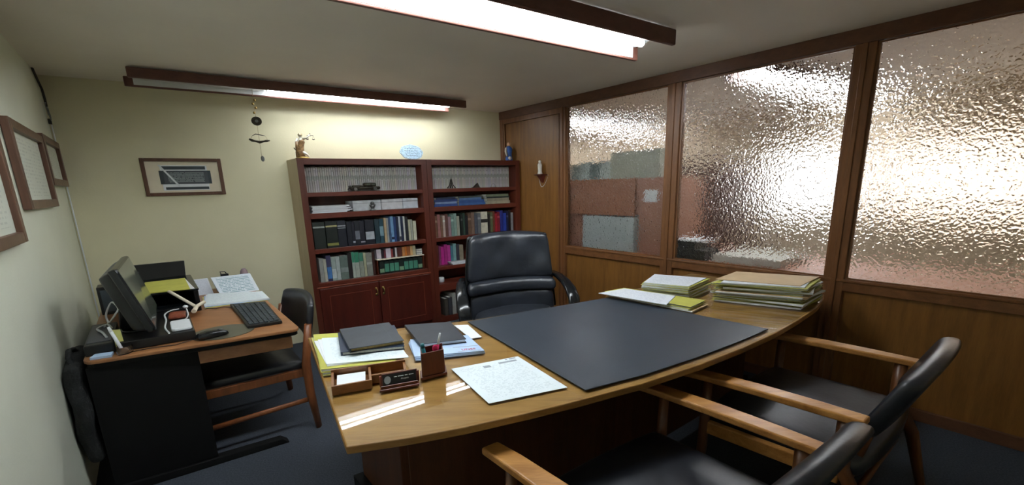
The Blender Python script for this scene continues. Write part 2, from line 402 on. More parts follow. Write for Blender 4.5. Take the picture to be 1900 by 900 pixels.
panes = ((.95, 1.957), (2.062, 3.044), (3.138, 4.15), (4.24, BR))
for i, (b0, b1) in enumerate(panes):
    w = MB().box(PA + .017, PA + .023, b0 - .003, b1 + .003, .842, 2.308).build(f'window_{i + 1}', 'hammered'); struct(w)
    fr = MB()
    for q in ((b0, b0 + .011, .845, 2.303), (b1 - .011, b1, .845, 2.303), (b0, b1, .845, .855), (b0, b1, 2.293, 2.303)): fr.box(PA + .004, PA + .016, *q)
    fr.build('glazing_bead', 'part_stile', w)
struct(MB().tube([(.012, .012, .02), (.012, .012, 2.05)], .004, 6).build('trim_20', 'white_pl'))   # thin cable cover in the corner
# ================================================================== CEILING LAMPS
def ceiling_lamp(name, label, near0, near1, far0, far1, ztop, zbot, lit, off=None, tube='tube', group=None, ws=(.42, .76), tr=.016):
    t = thing(name, label, 'ceiling light', P((near0[0] + near1[0]) / 2, (near0[1] + far0[1]) / 2, HC), group)
    for p0, p1, s in ((near0, near1, 1), (far0, far1, -1)):
        q = MB(); th = .012 * s
        q.hexa([(p0[0], p0[1] - th, zbot), (p1[0], p1[1] - th, zbot), (p1[0], p1[1] + th, zbot), (p0[0], p0[1] + th, zbot),
                (p0[0], p0[1] - th, ztop), (p1[0], p1[1] - th, ztop), (p1[0], p1[1] + th, ztop), (p0[0], p0[1] + th, ztop)])
        q.build('side_board', 'lamp_wood', t, bevel=.006)
        li = -s * .0135; q = MB(); q.hexa([(p0[0] + .05, p0[1] + li - .001, zbot + .012), (p1[0] - .05, p1[1] + li - .001, zbot + .012), (p1[0] - .05, p1[1] + li + .001, zbot + .012), (p0[0] + .05, p0[1] + li + .001, zbot + .012),
                (p0[0] + .05, p0[1] + li - .001, ztop - .01), (p1[0] - .05, p1[1] + li - .001, ztop - .01), (p1[0] - .05, p1[1] + li + .001, ztop - .01), (p0[0] + .05, p0[1] + li + .001, ztop - .01)])
        q.build('added_lit_liner', 'whitem', t)  # added white face standing for the board's strongly lit inside, also adds brightness
    def L(s, w, z):    # s along 0..1, w across 0..1
        n = Vector(near0).lerp(Vector(near1), s); f = Vector(far0).lerp(Vector(far1), s); p = n.lerp(f, w); return (p.x, p.y, z)
    q = MB(); q.hexa([L(.012, .06, ztop - .012), L(.988, .06, ztop - .012), L(.988, .94, ztop - .012), L(.012, .94, ztop - .012),
                      L(.012, .06, HC - .002), L(.988, .06, HC - .002), L(.988, .94, HC - .002), L(.012, .94, HC - .002)])
    q.build('reflector_tray', 'whitem', t)
    for s0, s1 in lit:
        for w in ws:
            MB().tube([L(s0, w, zbot + .051), L(s1, w, zbot + .051)], tr, 10).build('tube', tube, t, label='lit white fluorescent tube')
            MB().tube([L(s0 - .004, w, zbot + .051), L(s0, w, zbot + .051)], .0165, 8).build('lamp_holder', 'whitem', t); MB().tube([L(s1, w, zbot + .051), L(s1 + .004, w, zbot + .051)], .0165, 8).build('lamp_holder', 'whitem', t)
    for s0, s1 in off or ():
        for w in ws:
            MB().tube([L(s0, w, zbot + .051), L(s1, w, zbot + .051)], .016, 10).build('tube', 'tube_off', t, label='unlit fluorescent tube')
    return t
ceiling_lamp('ceiling_lamp', 'long wooden-sided fluorescent lamp above the bookcases, its left third unlit', (.46, .52), (2.93, .455), (.44, .235), (2.91, .19), 2.385, 2.315, [(.345, .985)], [(.02, .335)], tube='reartube', group='wooden-sided ceiling lamps of the office')
ceiling_lamp('ceiling_lamp', 'long lit wooden-sided fluorescent lamp above the main desk', (.0 + .2, 2.56), (2.78, 2.56), (.2, 2.27), (2.87, 2.27), 2.385, 2.30, [(.03, .965)], ws=(.2, .55), tr=.02, group='wooden-sided ceiling lamps of the office')
ceiling_lamp('ceiling_lamp', 'wooden-sided lamp placed beyond the middle and right panes of the partition', (3.95, 2.50), (6.4, 2.64), (3.95, 2.22), (6.4, 2.36), 2.39, 2.31, [(.03, .485), (.5, .965)], tube='fartube', group='lamps placed beyond the glass')  # built beyond the glass to give the lamp image in these panes
ceiling_lamp('ceiling_lamp', 'wooden-sided lamp placed beyond the left pane of the partition', (4.3, .35), (6.4, .30), (4.3, .08), (6.4, .03), 2.38, 2.31, [(.03, .485), (.5, .965)], tube='fartube', group='lamps placed beyond the glass')  # placed to give the bright band across the left pane
# ================================================================== BOOKCASES
def bookcase(label, a0, a1, shelves, doors, sidemats):
    b1, zt = .30, 1.808
    t = thing('bookcase', label, 'bookcase', P((a0 + a1) / 2, .15, 0), 'mahogany bookcases against the back wall')
    for x0, x1, mt in ((a0, a0 + .05, sidemats[0]), (a1 - .05, a1, sidemats[1])):
        q = MB(); q.box(x0, x1, .004, b1, 0, zt)
        # front edge strip in mahogany
        q.box(x0 - .0005, x1 + .0005, b1, b1 + .004, 0, zt, 1)
        q.box((x0 if x0 > a0 else a0 + .004), x0 + .052 if x0 == a0 else x1 - .004, .005, b1 - .001, .02, .021, 1)
        if x0 == a0: q.box(a0 + .0495, a0 + .051, .02, b1, .03, zt - .04, 1)
        q.build('side_panel', [mt, 'mahog'], t, bevel=.001)
    MB().box(a0 + .05, a1 - .05, .004, b1 + .003, zt - .055, zt).build('top_panel', 'mahog_h', t, bevel=.002)
    MB().box(a0 + .05, a1 - .05, .004, .012, .05, zt - .05).build('back_panel', 'mahog', t)
    for zb, z1 in shelves:
        MB().box(a0 + .051, a1 - .051, .012, b1 - .004, zb, z1).build('shelf', 'mahog_h', t, bevel=.002)
    MB().box(a0 + .051, a1 - .051, .05, b1 - .02, 0, .07).build('plinth', 'mahog_h', t)
    if doors:
        zc = .598; mid = (a0 + a1) / 2
        MB().box(a0 + .03, a1 - .03, b1 + .003, b1 + .012, zc + .005, zc + .018).build('moulding', 'seam', t, bevel=.002)
        for s, (x0, x1) in enumerate(((a0 + .045, mid - .003), (mid + .003, a1 - .045))):
            d = MB().box(x0, x1, b1 + .003, b1 + .02, .075, zc).build('door', 'door_wood', t, bevel=.003)
            f = MB(); e = .075; w = .004
            for q in ((x0 + e, x1 - e, zc - e - w, zc - e), (x0 + e, x1 - e, .075 + e, .075 + e + w), (x0 + e, x0 + e + w, .075 + e, zc - e), (x1 - e - w, x1 - e, .075 + e, zc - e)):
                f.box(q[0], q[1], b1 + .02, b1 + .023, q[2], q[3])
            f.build('inlay_frame', 'seam', d)
            hx = x1 - .03 if s == 0 else x0 + .03
            h = MB(); h.tube([(hx, b1 + .02, zc - .07), (hx, b1 + .045, zc - .078), (hx, b1 + .05, zc - .10), (hx, b1 + .045, zc - .125), (hx, b1 + .02, zc - .133)], .006, 8)
            h.ball((hx, b1 + .022, zc - .07), .012, .006, .014).ball((hx, b1 + .022, zc - .133), .012, .006, .014)
            h.build('handle', 'gold', d, label='worn brass handle')
    return t
SHL = [(.615, .655), (.936, .978), (1.264, 1.313), (1.466, 1.504)]
bookcase('left mahogany bookcase with two cupboard doors and pale left side', 1.432, 2.568, SHL, True, ('mahog_side', 'mahog'))
bookcase('right mahogany bookcase, open down to the floor, behind the executive chair', 2.572, 3.672, [(.372, .455)] + SHL, False, ('mahog', 'mahog'))
# ------------------------------------------------------------------ books
bookmats = {}
def bm_(col):
    if col not in bookmats: bookmats[col] = plain('book_cover_%02x%02x%02x' % col, col, .45, nz=.08, nscale=20)
    return bookmats[col]
def book(a0, a1, z0, z1, col, label, group, bf=.27, depth=.19, name='book', bands=(), cat='book'):
    """upright book, spine to the front; bands: (z share low, high, colour)"""
    t = MB(); g_ = .0006; c = .0025 if a1 - a0 > .012 else .001
    b0 = bf - depth
    o = P((a0 + a1) / 2, bf - depth / 2, z0)
    t.box(a0 + g_, a0 + g_ + c, b0, bf, z0, z1).box(a1 - g_ - c, a1 - g_, b0, bf, z0, z1)
    t.box(a0 + g_, a1 - g_, bf - .003, bf, z0, z1)
    t.box(a0 + g_ + c, a1 - g_ - c, b0 + .004, bf - .003, z0 + .003, z1 - .004, 1)
    mats = [bm_(col), 'pages']
    for lo_, hi_, bc in bands:
        mats.append(bm_(bc)); t.box(a0 + g_ + .0012, a1 - g_ - .0012, bf, bf + .0008, z0 + (z1 - z0) * lo_, z0 + (z1 - z0) * hi_, len(mats) - 1)
    ob = t.build(name, mats, at=o); return tag(ob, label, cat, group)
def lying(a0, a1, z0, z1, col, label, group, bf=.28, depth=.2, name='book', deg=0, cat='book', page='pages'):
    spine_front = cat == 'book'
    F = rframe((a0 + a1) / 2, bf - depth / 2, z0, deg); w = (a1 - a0) / 2; h = z1 - z0; d = depth / 2; c = min(.002, h * .15)
    t = MB(F); t.box(-w, w, -d, d, 0, c).box(-w, w, -d, d, h - c, h).box(-w, w, *((d - .003, d) if spine_front else (-d, -d + .003)), 0, h).box(-w + .003, w - .003, *((-d + .004, d - .003) if spine_front else (-d + .003, d - .004)), c, h - c, 1)
    return tag(t.build(name, [bm_(col), page], at=F(0, 0, 0)), label, cat, group)
LB = lambda x, y: 1.497 + (x - 583) / (787 - 583) * (2.503 - 1.497)
def lin(x, x0, x1, a0, a1): return a0 + (x - x0) / (x1 - x0) * (a1 - a0)
ORD = ['first', 'second', 'third', 'fourth', 'fifth', 'sixth', 'seventh', 'eighth', 'ninth', 'tenth', 'eleventh', 'twelfth', 'thirteenth', 'fourteenth', 'fifteenth', 'sixteenth', 'seventeenth', 'eighteenth', 'nineteenth', 'twentieth']
# top shelves: journals in pale wrappers
for case, a0, a1, n in (('left', 1.487, 2.513, 56), ('right', 2.627, 3.612, 50)):
    w = (a1 - a0) / n
    for i in range(n):
        k = random.random(); base = 180 + int(20 * k); c = (base, base - 1 + random.randint(-5, 1), base - 6 + random.randint(-8, 8))
        c = tuple((x // 6) * 6 for x in c); h = .234 + .003 * math.sin(i * 1.7)
        book(a0 + i * w, a0 + (i + 1) * w, 1.5045, 1.5045 + h, c, f'thin pale grey journal in the row filling the {case} bookcase top shelf', f'pale journals on the top shelf of the {case} bookcase', bf=.20, depth=.16, name='journal', cat='journal',
             bands=((.80 + .04 * random.random(), .86, (156, 150, 152)), (.45, .62, (164, 164, 158))) if i % 2 else ((.5, .66, (160, 162, 154)),))
# third shelf of the left bookcase
row = [(583, 603, (24, 32, 28), .93, 'wide dark green hardback with pale label band', ((.78, .84, (150, 156, 150)),)),
       (604, 624, (22, 30, 26), .94, 'wide dark green hardback with gold labels', ((.78, .84, (176, 170, 120)), (.08, .18, (120, 120, 60)))),
       (624, 639, (24, 28, 40), .94, 'wide navy hardback with two pale bands', ((.70, .73, (150, 154, 160)), (.77, .82, (150, 154, 160)))),
       (640, 649, (20, 24, 36), .88, 'plain navy hardback', ()), (649, 654, (24, 24, 40), .86, 'slim navy hardback with a pale foot mark', ((.12, .2, (150, 156, 166)),)),
       (654, 663, (20, 24, 34), .88, 'dark hardback with a pale streak', ((.25, .6, (110, 114, 126)),)), (663, 672, (26, 26, 40), .88, 'dark blue hardback with a small foot label', ((.1, .16, (140, 140, 150)),)),
       (673, 690, (20, 22, 34), .90, 'thick black hardback with white spine picture', ((.2, .52, (170, 176, 184)),)), (691, 700, (22, 46, 54), .90, 'dark teal book', ()), (700, 708, (28, 66, 78), .90, 'teal book with white lettering', ((.3, .7, (120, 150, 160)),)),
       (709, 714, (178, 156, 122), .93, 'tan paperback', ()), (714, 718, (150, 152, 150), .92, 'grey paperback', ()), (718, 722, (60, 84, 120), .93, 'slate blue paperback', ()), (722, 728, (110, 150, 190), .97, 'light blue paperback', ((.1, .2, (30, 40, 70)),)),
       (728, 733, (36, 60, 110), .95, 'mid blue paperback', ()), (733, 738, (24, 34, 60), .95, 'navy paperback', ()), (738, 742, (190, 196, 200), .95, 'white paperback with a dark foot', ((.05, .2, (60, 60, 70)),)), (742, 747, (30, 40, 66), .95, 'dark blue paperback', ()),
       (747, 751, (196, 198, 192), .94, 'slim white paperback', ()), (751, 757, (26, 30, 36), .92, 'black paperback between two pale ones', ()), (757, 762, (186, 186, 160), .80, 'cream paperback', ()), (762, 766, (170, 172, 158), .80, 'greyish cream paperback', ()), (767, 774, (196, 196, 172), .74, 'short cream paperback, last in the row', ())]
for i, (x0, x1, c, h, lab, bands) in enumerate(row):
    book(LB(x0, 0), LB(x1, 0), .9785, .9785 + .275 * h * .985, c, f'{lab}, {ORD[i] if i < 20 else ("21st", "22nd", "23rd")[i - 20]} from left, middle shelf of left bookcase', 'books on the middle shelf of the left bookcase', bands=bands)
# fourth shelf of the left bookcase
L4 = lambda x: lin(x, 594, 790, 1.512, 2.493)
row = [(594, 601, (150, 152, 146), .84, 'grey paperback', ()), (601, 606, (178, 176, 160), .80, 'cream paperback', ()), (606, 614, (64, 62, 92), .92, 'purple and blue paperback', ((.1, .55, (70, 120, 180)),)),
       (614, 622, (150, 164, 158), .84, 'pale green paperback', ((.1, .5, (180, 190, 190)),)), (622, 629, (168, 178, 176), .84, 'pale grey green paperback', ()), (629, 643, (96, 110, 104), .86, 'wide grey green volume', ((.3, .5, (130, 140, 136)),)), (643, 650, (40, 34, 36), .92, 'dark brown book', ()),
       (650, 655, (176, 186, 176), .95, 'white book with a green head', ((.6, 1, (60, 140, 110)),)), (655, 663, (164, 170, 160), .93, 'pale book with a green head', ((.6, 1, (50, 130, 100)),)), (663, 671, (140, 146, 134), .90, 'grey book with a green head', ((.65, 1, (60, 120, 100)),)), (671, 676, (170, 170, 140), .88, 'cream grey book', ()), (676, 687, (130, 132, 124), .86, 'wide grey book', ((.5, .6, (160, 162, 156)),)), (687, 692, (62, 34, 28), .88, 'dark red book', ())]
for i, (x0, x1, c, h, lab, bands) in enumerate(row):
    book(L4(x0), L4(x1), .6555, .6555 + .275 * h, c, f'{lab}, {ORD[i]} from left, lowest open shelf of left bookcase', 'books on the lowest open shelf of the left bookcase', bands=bands)
# riser board with dark green volumes beneath and small books on it
t = thing('book_riser', 'low white-edged shelf riser holding small books on the lowest open shelf', 'riser', P(L4(745), .15, .6555))
MB().box(L4(695), L4(789), .06, .29, .806, .815).build('board', 'paper2', t)
for x in (L4(695), L4(789) - .006): MB().box(x, x + .006, .06, .282, .6555, .806).build('leg', 'mahog', t)
for i in range(9):
    x0 = L4(698) + .012 + i * .0485
    book(x0, x0 + .046, .6558, .6558 + .135, (16, 30, 26), 'dark green volume with a pale green spine band in the row under the white riser', 'dark green volumes under the riser', bf=.262, depth=.16, bands=((.12, .75, (70, 130, 108)),) if i % 4 else ((.1, .4, (110, 140, 110)),))  # pale green band over part of each spine
row = [(697, 706, (186, 178, 184), .9, 'pale pink paperback'), (706, 711, (40, 30, 38), .8, 'dark paperback with a white streak'), (711, 715, (110, 50, 60), .75, 'dark red paperback'), (715, 725, (196, 186, 196), .92, 'lilac white paperback'), (725, 729, (140, 60, 60), .8, 'red paperback'), (729, 733, (50, 30, 34), .8, 'black red paperback'), (733, 737, (200, 196, 196), .9, 'slim white paperback'), (737, 747, (78, 40, 34), .86, 'brown hardback'),
       (747, 753, (176, 120, 70), .92, 'tan orange paperback'), (753, 757, (190, 110, 40), .92, 'orange paperback'), (757, 764, (150, 90, 50), .9, 'copper brown paperback'), (764, 769, (196, 160, 110), .92, 'cream orange paperback'), (769, 775, (176, 168, 140), .94, 'cream paperback')]
for i, (x0, x1, c, h, lab) in enumerate(row):
    book(L4(x0), L4(x1), .8155, .8155 + .112 * h, c, f'{lab}, {ORD[i]} from left on top of the white riser', 'small books standing on the riser', bf=.26, depth=.14)
for i, (c, lab) in enumerate((((40, 40, 44), 'dark booklet at the bottom'), ((190, 194, 196), 'white booklet in the middle'), ((60, 50, 46), 'brown booklet on top'))):
    lying(L4(776), L4(788), .8155 + i * .022, .8155 + i * .022 + .02, c, f'{lab} of the small pile at the right end of the riser', 'booklets lying on the riser', bf=.27, depth=.18, name='booklet', cat='booklet')
# second shelf, left bookcase: lying papers and pale file boxes
for i in range(7):
    c = ((196, 198, 204), (180, 180, 190), (206, 206, 206), (150, 140, 150))[i % 4]
    a1_ = 1.80 + .06 * ((i * 37) % 5) / 5
    lying(1.505 + .004 * (i % 3), a1_, 1.3135 + i * .0095, 1.3135 + i * .0095 + .009, c, f'white magazine lying {["lowest", "second lowest", "third lowest", "in the middle", "third from the top", "second from the top", "topmost"][i]} in the pile, second shelf of left bookcase', 'magazines lying on the second shelf of the left bookcase', name='magazine', cat='magazine', page='paper')
for i, (x0, x1, c) in enumerate(((1.87, 2.13, (192, 196, 200)), (2.135, 2.34, (200, 200, 202)), (2.343, 2.498, (192, 198, 206)))):
    F = rframe((x0 + x1) / 2, .135, 1.3135); w = (x1 - x0) / 2 - .001
    q = MB(F).box(-w, w, -.09, .09, 0, .098 + .003 * i).box(-w - .0004, w + .0004, -.0905, .091, .070, .074 + .003 * i, 1)
    tag(q.build('file_box', [bm_(c), bm_((140, 142, 146))], at=F(0, 0, 0), bevel=.001), f'pale grey flat file box, {["leftmost", "middle", "rightmost"][i]} of three on the second shelf', 'file box', 'pale file boxes on the second shelf')
# right bookcase second shelf: lying books
for i, (x0, x1, h, c, lab) in enumerate(((2.64, 2.90, .028, (44, 70, 130), 'blue hardback lying lowest in left pile'), (2.65, 2.89, .022, (120, 140, 176), 'pale blue book lying second in left pile'), (2.64, 2.90, .026, (40, 60, 110), 'dark blue book lying third in left pile'), (2.66, 2.88, .022, (34, 44, 70), 'navy book lying topmost in left pile'))):
    lying(x0, x1, 1.3135 + sum((.028, .022, .026, .022)[:i]), 1.3135 + sum((.028, .022, .026, .022)[:i + 1]) - .0005, c, lab + ', second shelf of right bookcase', 'books lying on the second shelf of the right bookcase')
for i, (x0, x1, h, c, lab) in enumerate(((2.925, 3.24, .030, (60, 96, 156), 'blue volume lying lowest'), (2.93, 3.23, .028, (50, 84, 144), 'darker blue volume lying second'), (2.935, 3.20, .024, (84, 116, 160), 'light blue volume lying third'), (2.925, 3.22, .018, (70, 78, 74), 'grey green volume lying topmost'))):
    z0 = 1.3135 + sum((.030, .028, .024, .018)[:i]) + .0003 * i
    lying(x0, x1, z0, z0 + h, c, lab + ', middle pile, second shelf of right bookcase', 'books lying in the middle pile', bf=.27 - .004 * i)
for i, (x0, x1, h, c, lab) in enumerate(((3.27, 3.56, .034, (164, 156, 134), 'cream volume lying lowest'), (3.27, 3.55, .032, (148, 142, 122), 'greyish cream volume lying second'), (3.265, 3.56, .016, (40, 50, 46), 'dark slim volume lying third'), (3.26, 3.55, .028, (120, 128, 104), 'pale green volume lying topmost'))):
    z0 = 1.3135 + sum((.034, .032, .016, .028)[:i]) + .0003 * i
    lying(x0, x1, z0, z0 + h, c, lab + ', right pile, second shelf of right bookcase', 'books lying in the right-hand pile', bf=.27 - .004 * i)
t = tag(MB().box(2.642, 2.905, .02, .03, 1.3135, 1.36).box(2.905, 2.912, .02, .26, 1.3135, 1.36).build('book_end', 'silver', at=P(2.77, .02, 1.3135)), 'grey metal book end between the two blue piles', 'book end')
R3 = lambda x: lin(x, 810, 957, 2.633, 3.603)
row = [(811, 815, (110, 80, 60), 'brown paperback'), (815, 820, (150, 100, 96), 'dusty pink paperback'), (820, 824, (120, 90, 70), 'tan brown paperback'), (824, 828, (188, 170, 160), 'pale beige paperback'), (828, 833, (100, 66, 60), 'maroon paperback'), (833, 838, (150, 120, 130), 'mauve paperback'), (838, 843, (110, 140, 130), 'mint green paperback'), (843, 848, (130, 156, 146), 'light mint paperback'), (848, 853, (150, 152, 136), 'grey cream paperback'),
       (855, 859, (34, 40, 36), 'black green book'), (859, 863, (44, 66, 54), 'dark green book'), (863, 868, (30, 30, 34), 'black book'), (868, 874, (100, 76, 60), 'brown book'), (874, 880, (124, 100, 86), 'light brown book'), (880, 886, (78, 84, 96), 'slate grey book'), (886, 892, (104, 108, 112), 'mid grey book'), (892, 905, (206, 200, 180), 'wide cream volume with a black label'),
       (906, 910, (52, 46, 44), 'dark brown book'), (910, 915, (92, 100, 70), 'olive book'), (915, 919, (110, 60, 40), 'rust book'), (919, 924, (160, 34, 50), 'crimson book'), (924, 929, (130, 30, 44), 'dark crimson book'), (929, 935, (40, 50, 130), 'royal blue book'), (935, 942, (36, 60, 150), 'bright blue book'), (942, 946, (30, 34, 70), 'navy book'), (946, 951, (34, 26, 30), 'black brown book'), (951, 956, (140, 140, 146), 'grey and black book')]
for i, (x0, x1, c, lab) in enumerate(row):
    h = .235 + .018 * math.sin(i * 2.1); n = len(row)
    where = f'{ORD[i]} from left' if i < 14 else f'{ORD[n - 1 - i]} from right' if i < n - 1 else 'rightmost'
    book(R3(x0), R3(x1), .9785, .9785 + h, c, f'{lab}, {where}, middle shelf of right bookcase', 'books on the middle shelf of the right bookcase', bands=((.5, .66, (40, 36, 36)),) if 'black label' in lab else (((.7, .8, tuple(min(220, q + 50) for q in c)),) if i % 3 == 0 else ()))
R4 = lambda x: lin(x, 817, 852, 2.652, 2.867)
row = [(817, 823, (110, 60, 50), 'brown red paperback'), (823, 827, (130, 60, 96), 'plum paperback'), (827, 833, (176, 40, 130), 'magenta paperback'), (833, 839, (150, 34, 110), 'darker magenta paperback'), (839, 845, (180, 60, 140), 'pink magenta paperback'), (845, 850, (70, 120, 130), 'teal paperback'), (850, 856, (120, 160, 160), 'pale teal paperback'), (856, 862, (60, 60, 70), 'dark grey book'), (862, 870, (140, 130, 110), 'beige book')]
for i, (x0, x1, c, lab) in enumerate(row):
    book(R4(x0), R4(x1), .6555, .6555 + .23 - .012 * (i % 3), c, f'{lab}, {ORD[i]} from left, fourth shelf of right bookcase', 'books on the fourth shelf of the right bookcase', bf=.22)
for i in range(3):
    lying(2.80 - .01 * i, 2.99, .6555 + i * .011, .6655 + i * .011, ((206, 208, 210), (176, 180, 186), (190, 192, 196))[i], f'white booklet lying {["lowest", "in the middle", "topmost"][i]} in front of the magenta books', 'booklets before the magenta books', bf=.292, depth=.07, name='booklet', cat='booklet', page='paper')
t = thing('tape_roll', 'small white roll standing on the lower shelf of the right bookcase', 'roll', P(2.71, .2, .4555))
MB().lathe((2.71, .2, .4555), [(.03, 0), (.034, .004), (.034, .05), (.03, .054), (.012, .054)], 18).build('roll', 'white_pl', t)
for i, (x0, x1, c, h, lab) in enumerate(((2.69, 2.73, (70, 66, 60), .2, 'dark brown book'), (2.735, 2.775, (60, 60, 66), .21, 'charcoal book'), (2.78, 2.825, (150, 150, 144), .25, 'pale grey book'), (2.83, 2.87, (40, 38, 36), .19, 'black book'), (2.875, 2.93, (90, 80, 66), .17, 'olive brown book'))):
    book(x0, x1, .0705, .0705 + h, c, f'{lab}, {ORD[i]} from left at the bottom of right bookcase', 'books at the bottom of the right bookcase')
# ================================================================== SHELF ORNAMENTS
_c = rframe(1.985, .245, 1.5045, 0); F = lambda x, y, z: _c(x * 1.1, y, z * 1.22)
t = thing('toy_car', 'black and chrome vintage model car on the top shelf of the left bookcase', 'model car', F(0, 0, 0))
q = MB(F); q.skinbox(None, -.125, .125, -.028, .028, .014, .036, 8, 4, 4, .012); q.skinbox(lambda x, y, z: (x * (1 - .0), y, z), -.01, .095, -.024, .024, .034, .066, 8, 4, 4, .014)
q.skinbox(None, -.10, -.01, -.017, .017, .030, .046, 6, 4, 4, .012)
q.build('car_body', 'bronze', t)
for x in (-.085, .075):
    for y in (-.031, .031):
        q = MB(); w = F(x, y, .017); d = EY
        q.tube([w - d * .004, w + d * .004], .0168, 14) if False else None
        MB(lambda a, b, c: Vector((a, b, c))).tube([tuple(w - d * .005), tuple(w + d * .005)], .0165, 14).build('wheel', 'silver', t, label='pale spoked wheel')
for s in (-1, 1):
    for x0, x1 in ((-.115, -.05), (.045, .11)):
        MB(F).skinbox(None, x0, x1, s * .034 - .004, s * .034 + .004, .028, .036, 5, 2, 2, .003).build('mudguard', 'bronze', t)
MB(F).box(-.131, -.125, -.02, .02, .014, .022).ball((-.118, -.016, .04), .006).ball((-.118, .016, .04), .006).build('headlamp', 'silver', t)
MB(F).box(.01, .04, -.0255, .0255, .045, .058).box(.052, .082, -.0255, .0255, .045, .058).build('window', 'screen', t)
F = rframe(2.03, .27, 1.3135)
t = thing('knight_figurine', 'small round silver metal figurine on the second shelf of the left bookcase', 'figurine', F(0, 0, 0))
MB(F).lathe((0, 0, 0), [(.034, 0), (.034, .006), (.02, .01), (.012, .02), (.022, .034), (.026, .046), (.016, .056), (.01, .06)], 14).build('body', 'silver', t)
MB(F).ball((0, 0, .07), .018, .018, .018).tube([(-.028, 0, .052), (0, 0, .048), (.028, 0, .052)], .006).build('head', 'silver', t)
def tower(a, b, z, h, label, mat='bronze'):
    z += .005; F = rframe(a, b, z); t = thing('model_tower', label, 'ornament', F(0, 0, 0)); k = h / .115; q = MB(F)
    for sx in (-1, 1):
        for sy in (-1, 1): q.tube([(sx * .03 * k, sy * .026 * k, 0), (sx * .02 * k, sy * .016 * k, .018 * k), (sx * .012 * k, sy * .01 * k, .038 * k), (sx * .003, sy * .003, .095 * k)], [.006 * k, .0048 * k, .004 * k, .002 * k], 6)
    q.build('leg', mat, t)
    MB(F).box(-.019 * k, .019 * k, -.016 * k, .016 * k, .020 * k, .024 * k).box(-.011 * k, .011 * k, -.010 * k, .010 * k, .045 * k, .048 * k).build('platform', mat, t)
    MB(F).tube([(0, 0, .09 * k), (0, 0, .115 * k)], [.0035 * k, .0008], 6).build('spire', mat, t)
tower(2.86, .25, 1.5045, .115, 'tiny dark lattice tower model on the top shelf of the right bookcase')
F = rframe(3.15, .255, 1.5045)
t = thing('pyramid_ornament', 'tiny dark wedge-shaped ornament on the top shelf of the right bookcase', 'ornament', F(0, 0, 0))
MB(F).prism([(-.04, -.02, 0), (.03, -.02, 0), (.03, .02, 0), (-.04, .02, 0)], [(.008, -.004, .052), (.014, -.004, .056), (.014, .004, .056), (.008, .004, .052)]).build('wedge', 'bronze', t)
MB(F).box(-.045, .035, -.022, .022, 0, .004).build('base', 'bronze', t)
F = rframe(3.36, .255, 1.5045)
t = thing('wire_ornament', 'thin wire arch ornament at the right of the top shelf', 'ornament', F(0, 0, 0))
MB(F).tube([(-.03, 0, .003), (-.022, 0, .03), (0, 0, .045), (.022, 0, .03), (.03, 0, .003)], .002, 6).build('arch', 'silver', t); MB(F).box(-.034, .034, -.01, .01, 0, .003).build('base', 'silver', t)
# statuette of justice
F = tframe(1.512, .2, 1.8085, 150)
t = thing('justice_statuette', 'gilt statuette of a robed woman raising scales, on the left bookcase corner', 'statuette', F(0, 0, 0))
MB(F).lathe((0, 0, 0), [(.055, 0), (.055, .008), (.045, .014), (.04, .02)], 18, sx=1.1).build('base', 'gold', t)
q = MB(F)
q.tube([(-.012, 0, .018), (-.014, .004, .06), (-.008, .006, .105), (0, 0, .135), (-.002, 0, .165), (-.002, 0, .185), (-.001, .002, .19)], [.034, .030, .026, .020, .025, .010, .009], 12)
q.ball((0, .004, .206), .016, .016, .019)
q.tube([(.018, 0, .178), (.048, .012, .186), (.078, .016, .214)], [.011, .008, .006], 8)
q.tube([(-.022, 0, .176), (-.040, .006, .145), (-.036, .014, .112)], [.011, .008, .006], 8)
q.tube([(.008, .016, .06), (.034, .026, .04), (.05, .024, .022)], [.014, .010, .006], 8)
q.build('body', 'ceramic', t)
q = MB(F); q.tube([(-.014, 0, .019), (-.018, .005, .06), (-.010, .006, .10), (.0, 0, .132), (.006, .002, .158), (.016, .004, .172)], [.0385, .0335, .029, .023, .028, .012], 12)
q.tube([(-.03, .01, .15), (-.034, .016, .10), (-.04, .012, .05)], [.012, .014, .008], 8); q.build('robe', plain('aged_gold_robe', (134, 104, 66), .4, nz=.3, nscale=60), t, label='aged gold and brown robe')
MB(F).ball((0, .0, .212), .018, .018, .014).tube([(-.016, .012, .208), (0, .021, .207), (.016, .012, .208)], .003, 6).build('hair', 'gold', t)
q = MB(F); q.tube([(.078, .016, .228), (.078, .016, .20)], .003, 6).tube([(.052, .016, .205), (.104, .016, .208)], .0022, 6)
for x in (.054, .102):
    for dx in (-.01, .01): q.tube([(x, .016, .206), (x + dx, .016, .176)], .0009, 4)
    q.lathe((x, .016, .170), [(.004, 0), (.011, .004), (.012, .006)], 12)
q.build('scales', 'bronze', t)
MB(F).tube([(-.036, .014, .125), (-.034, .014, .108), (-.066, .02, .085), (-.012, .03, .016)][:2], .004, 6).tube([(-.058, .014, .096), (-.014, .02, .018)], [.005, .0025], 6).build('sword', 'bronze', t)
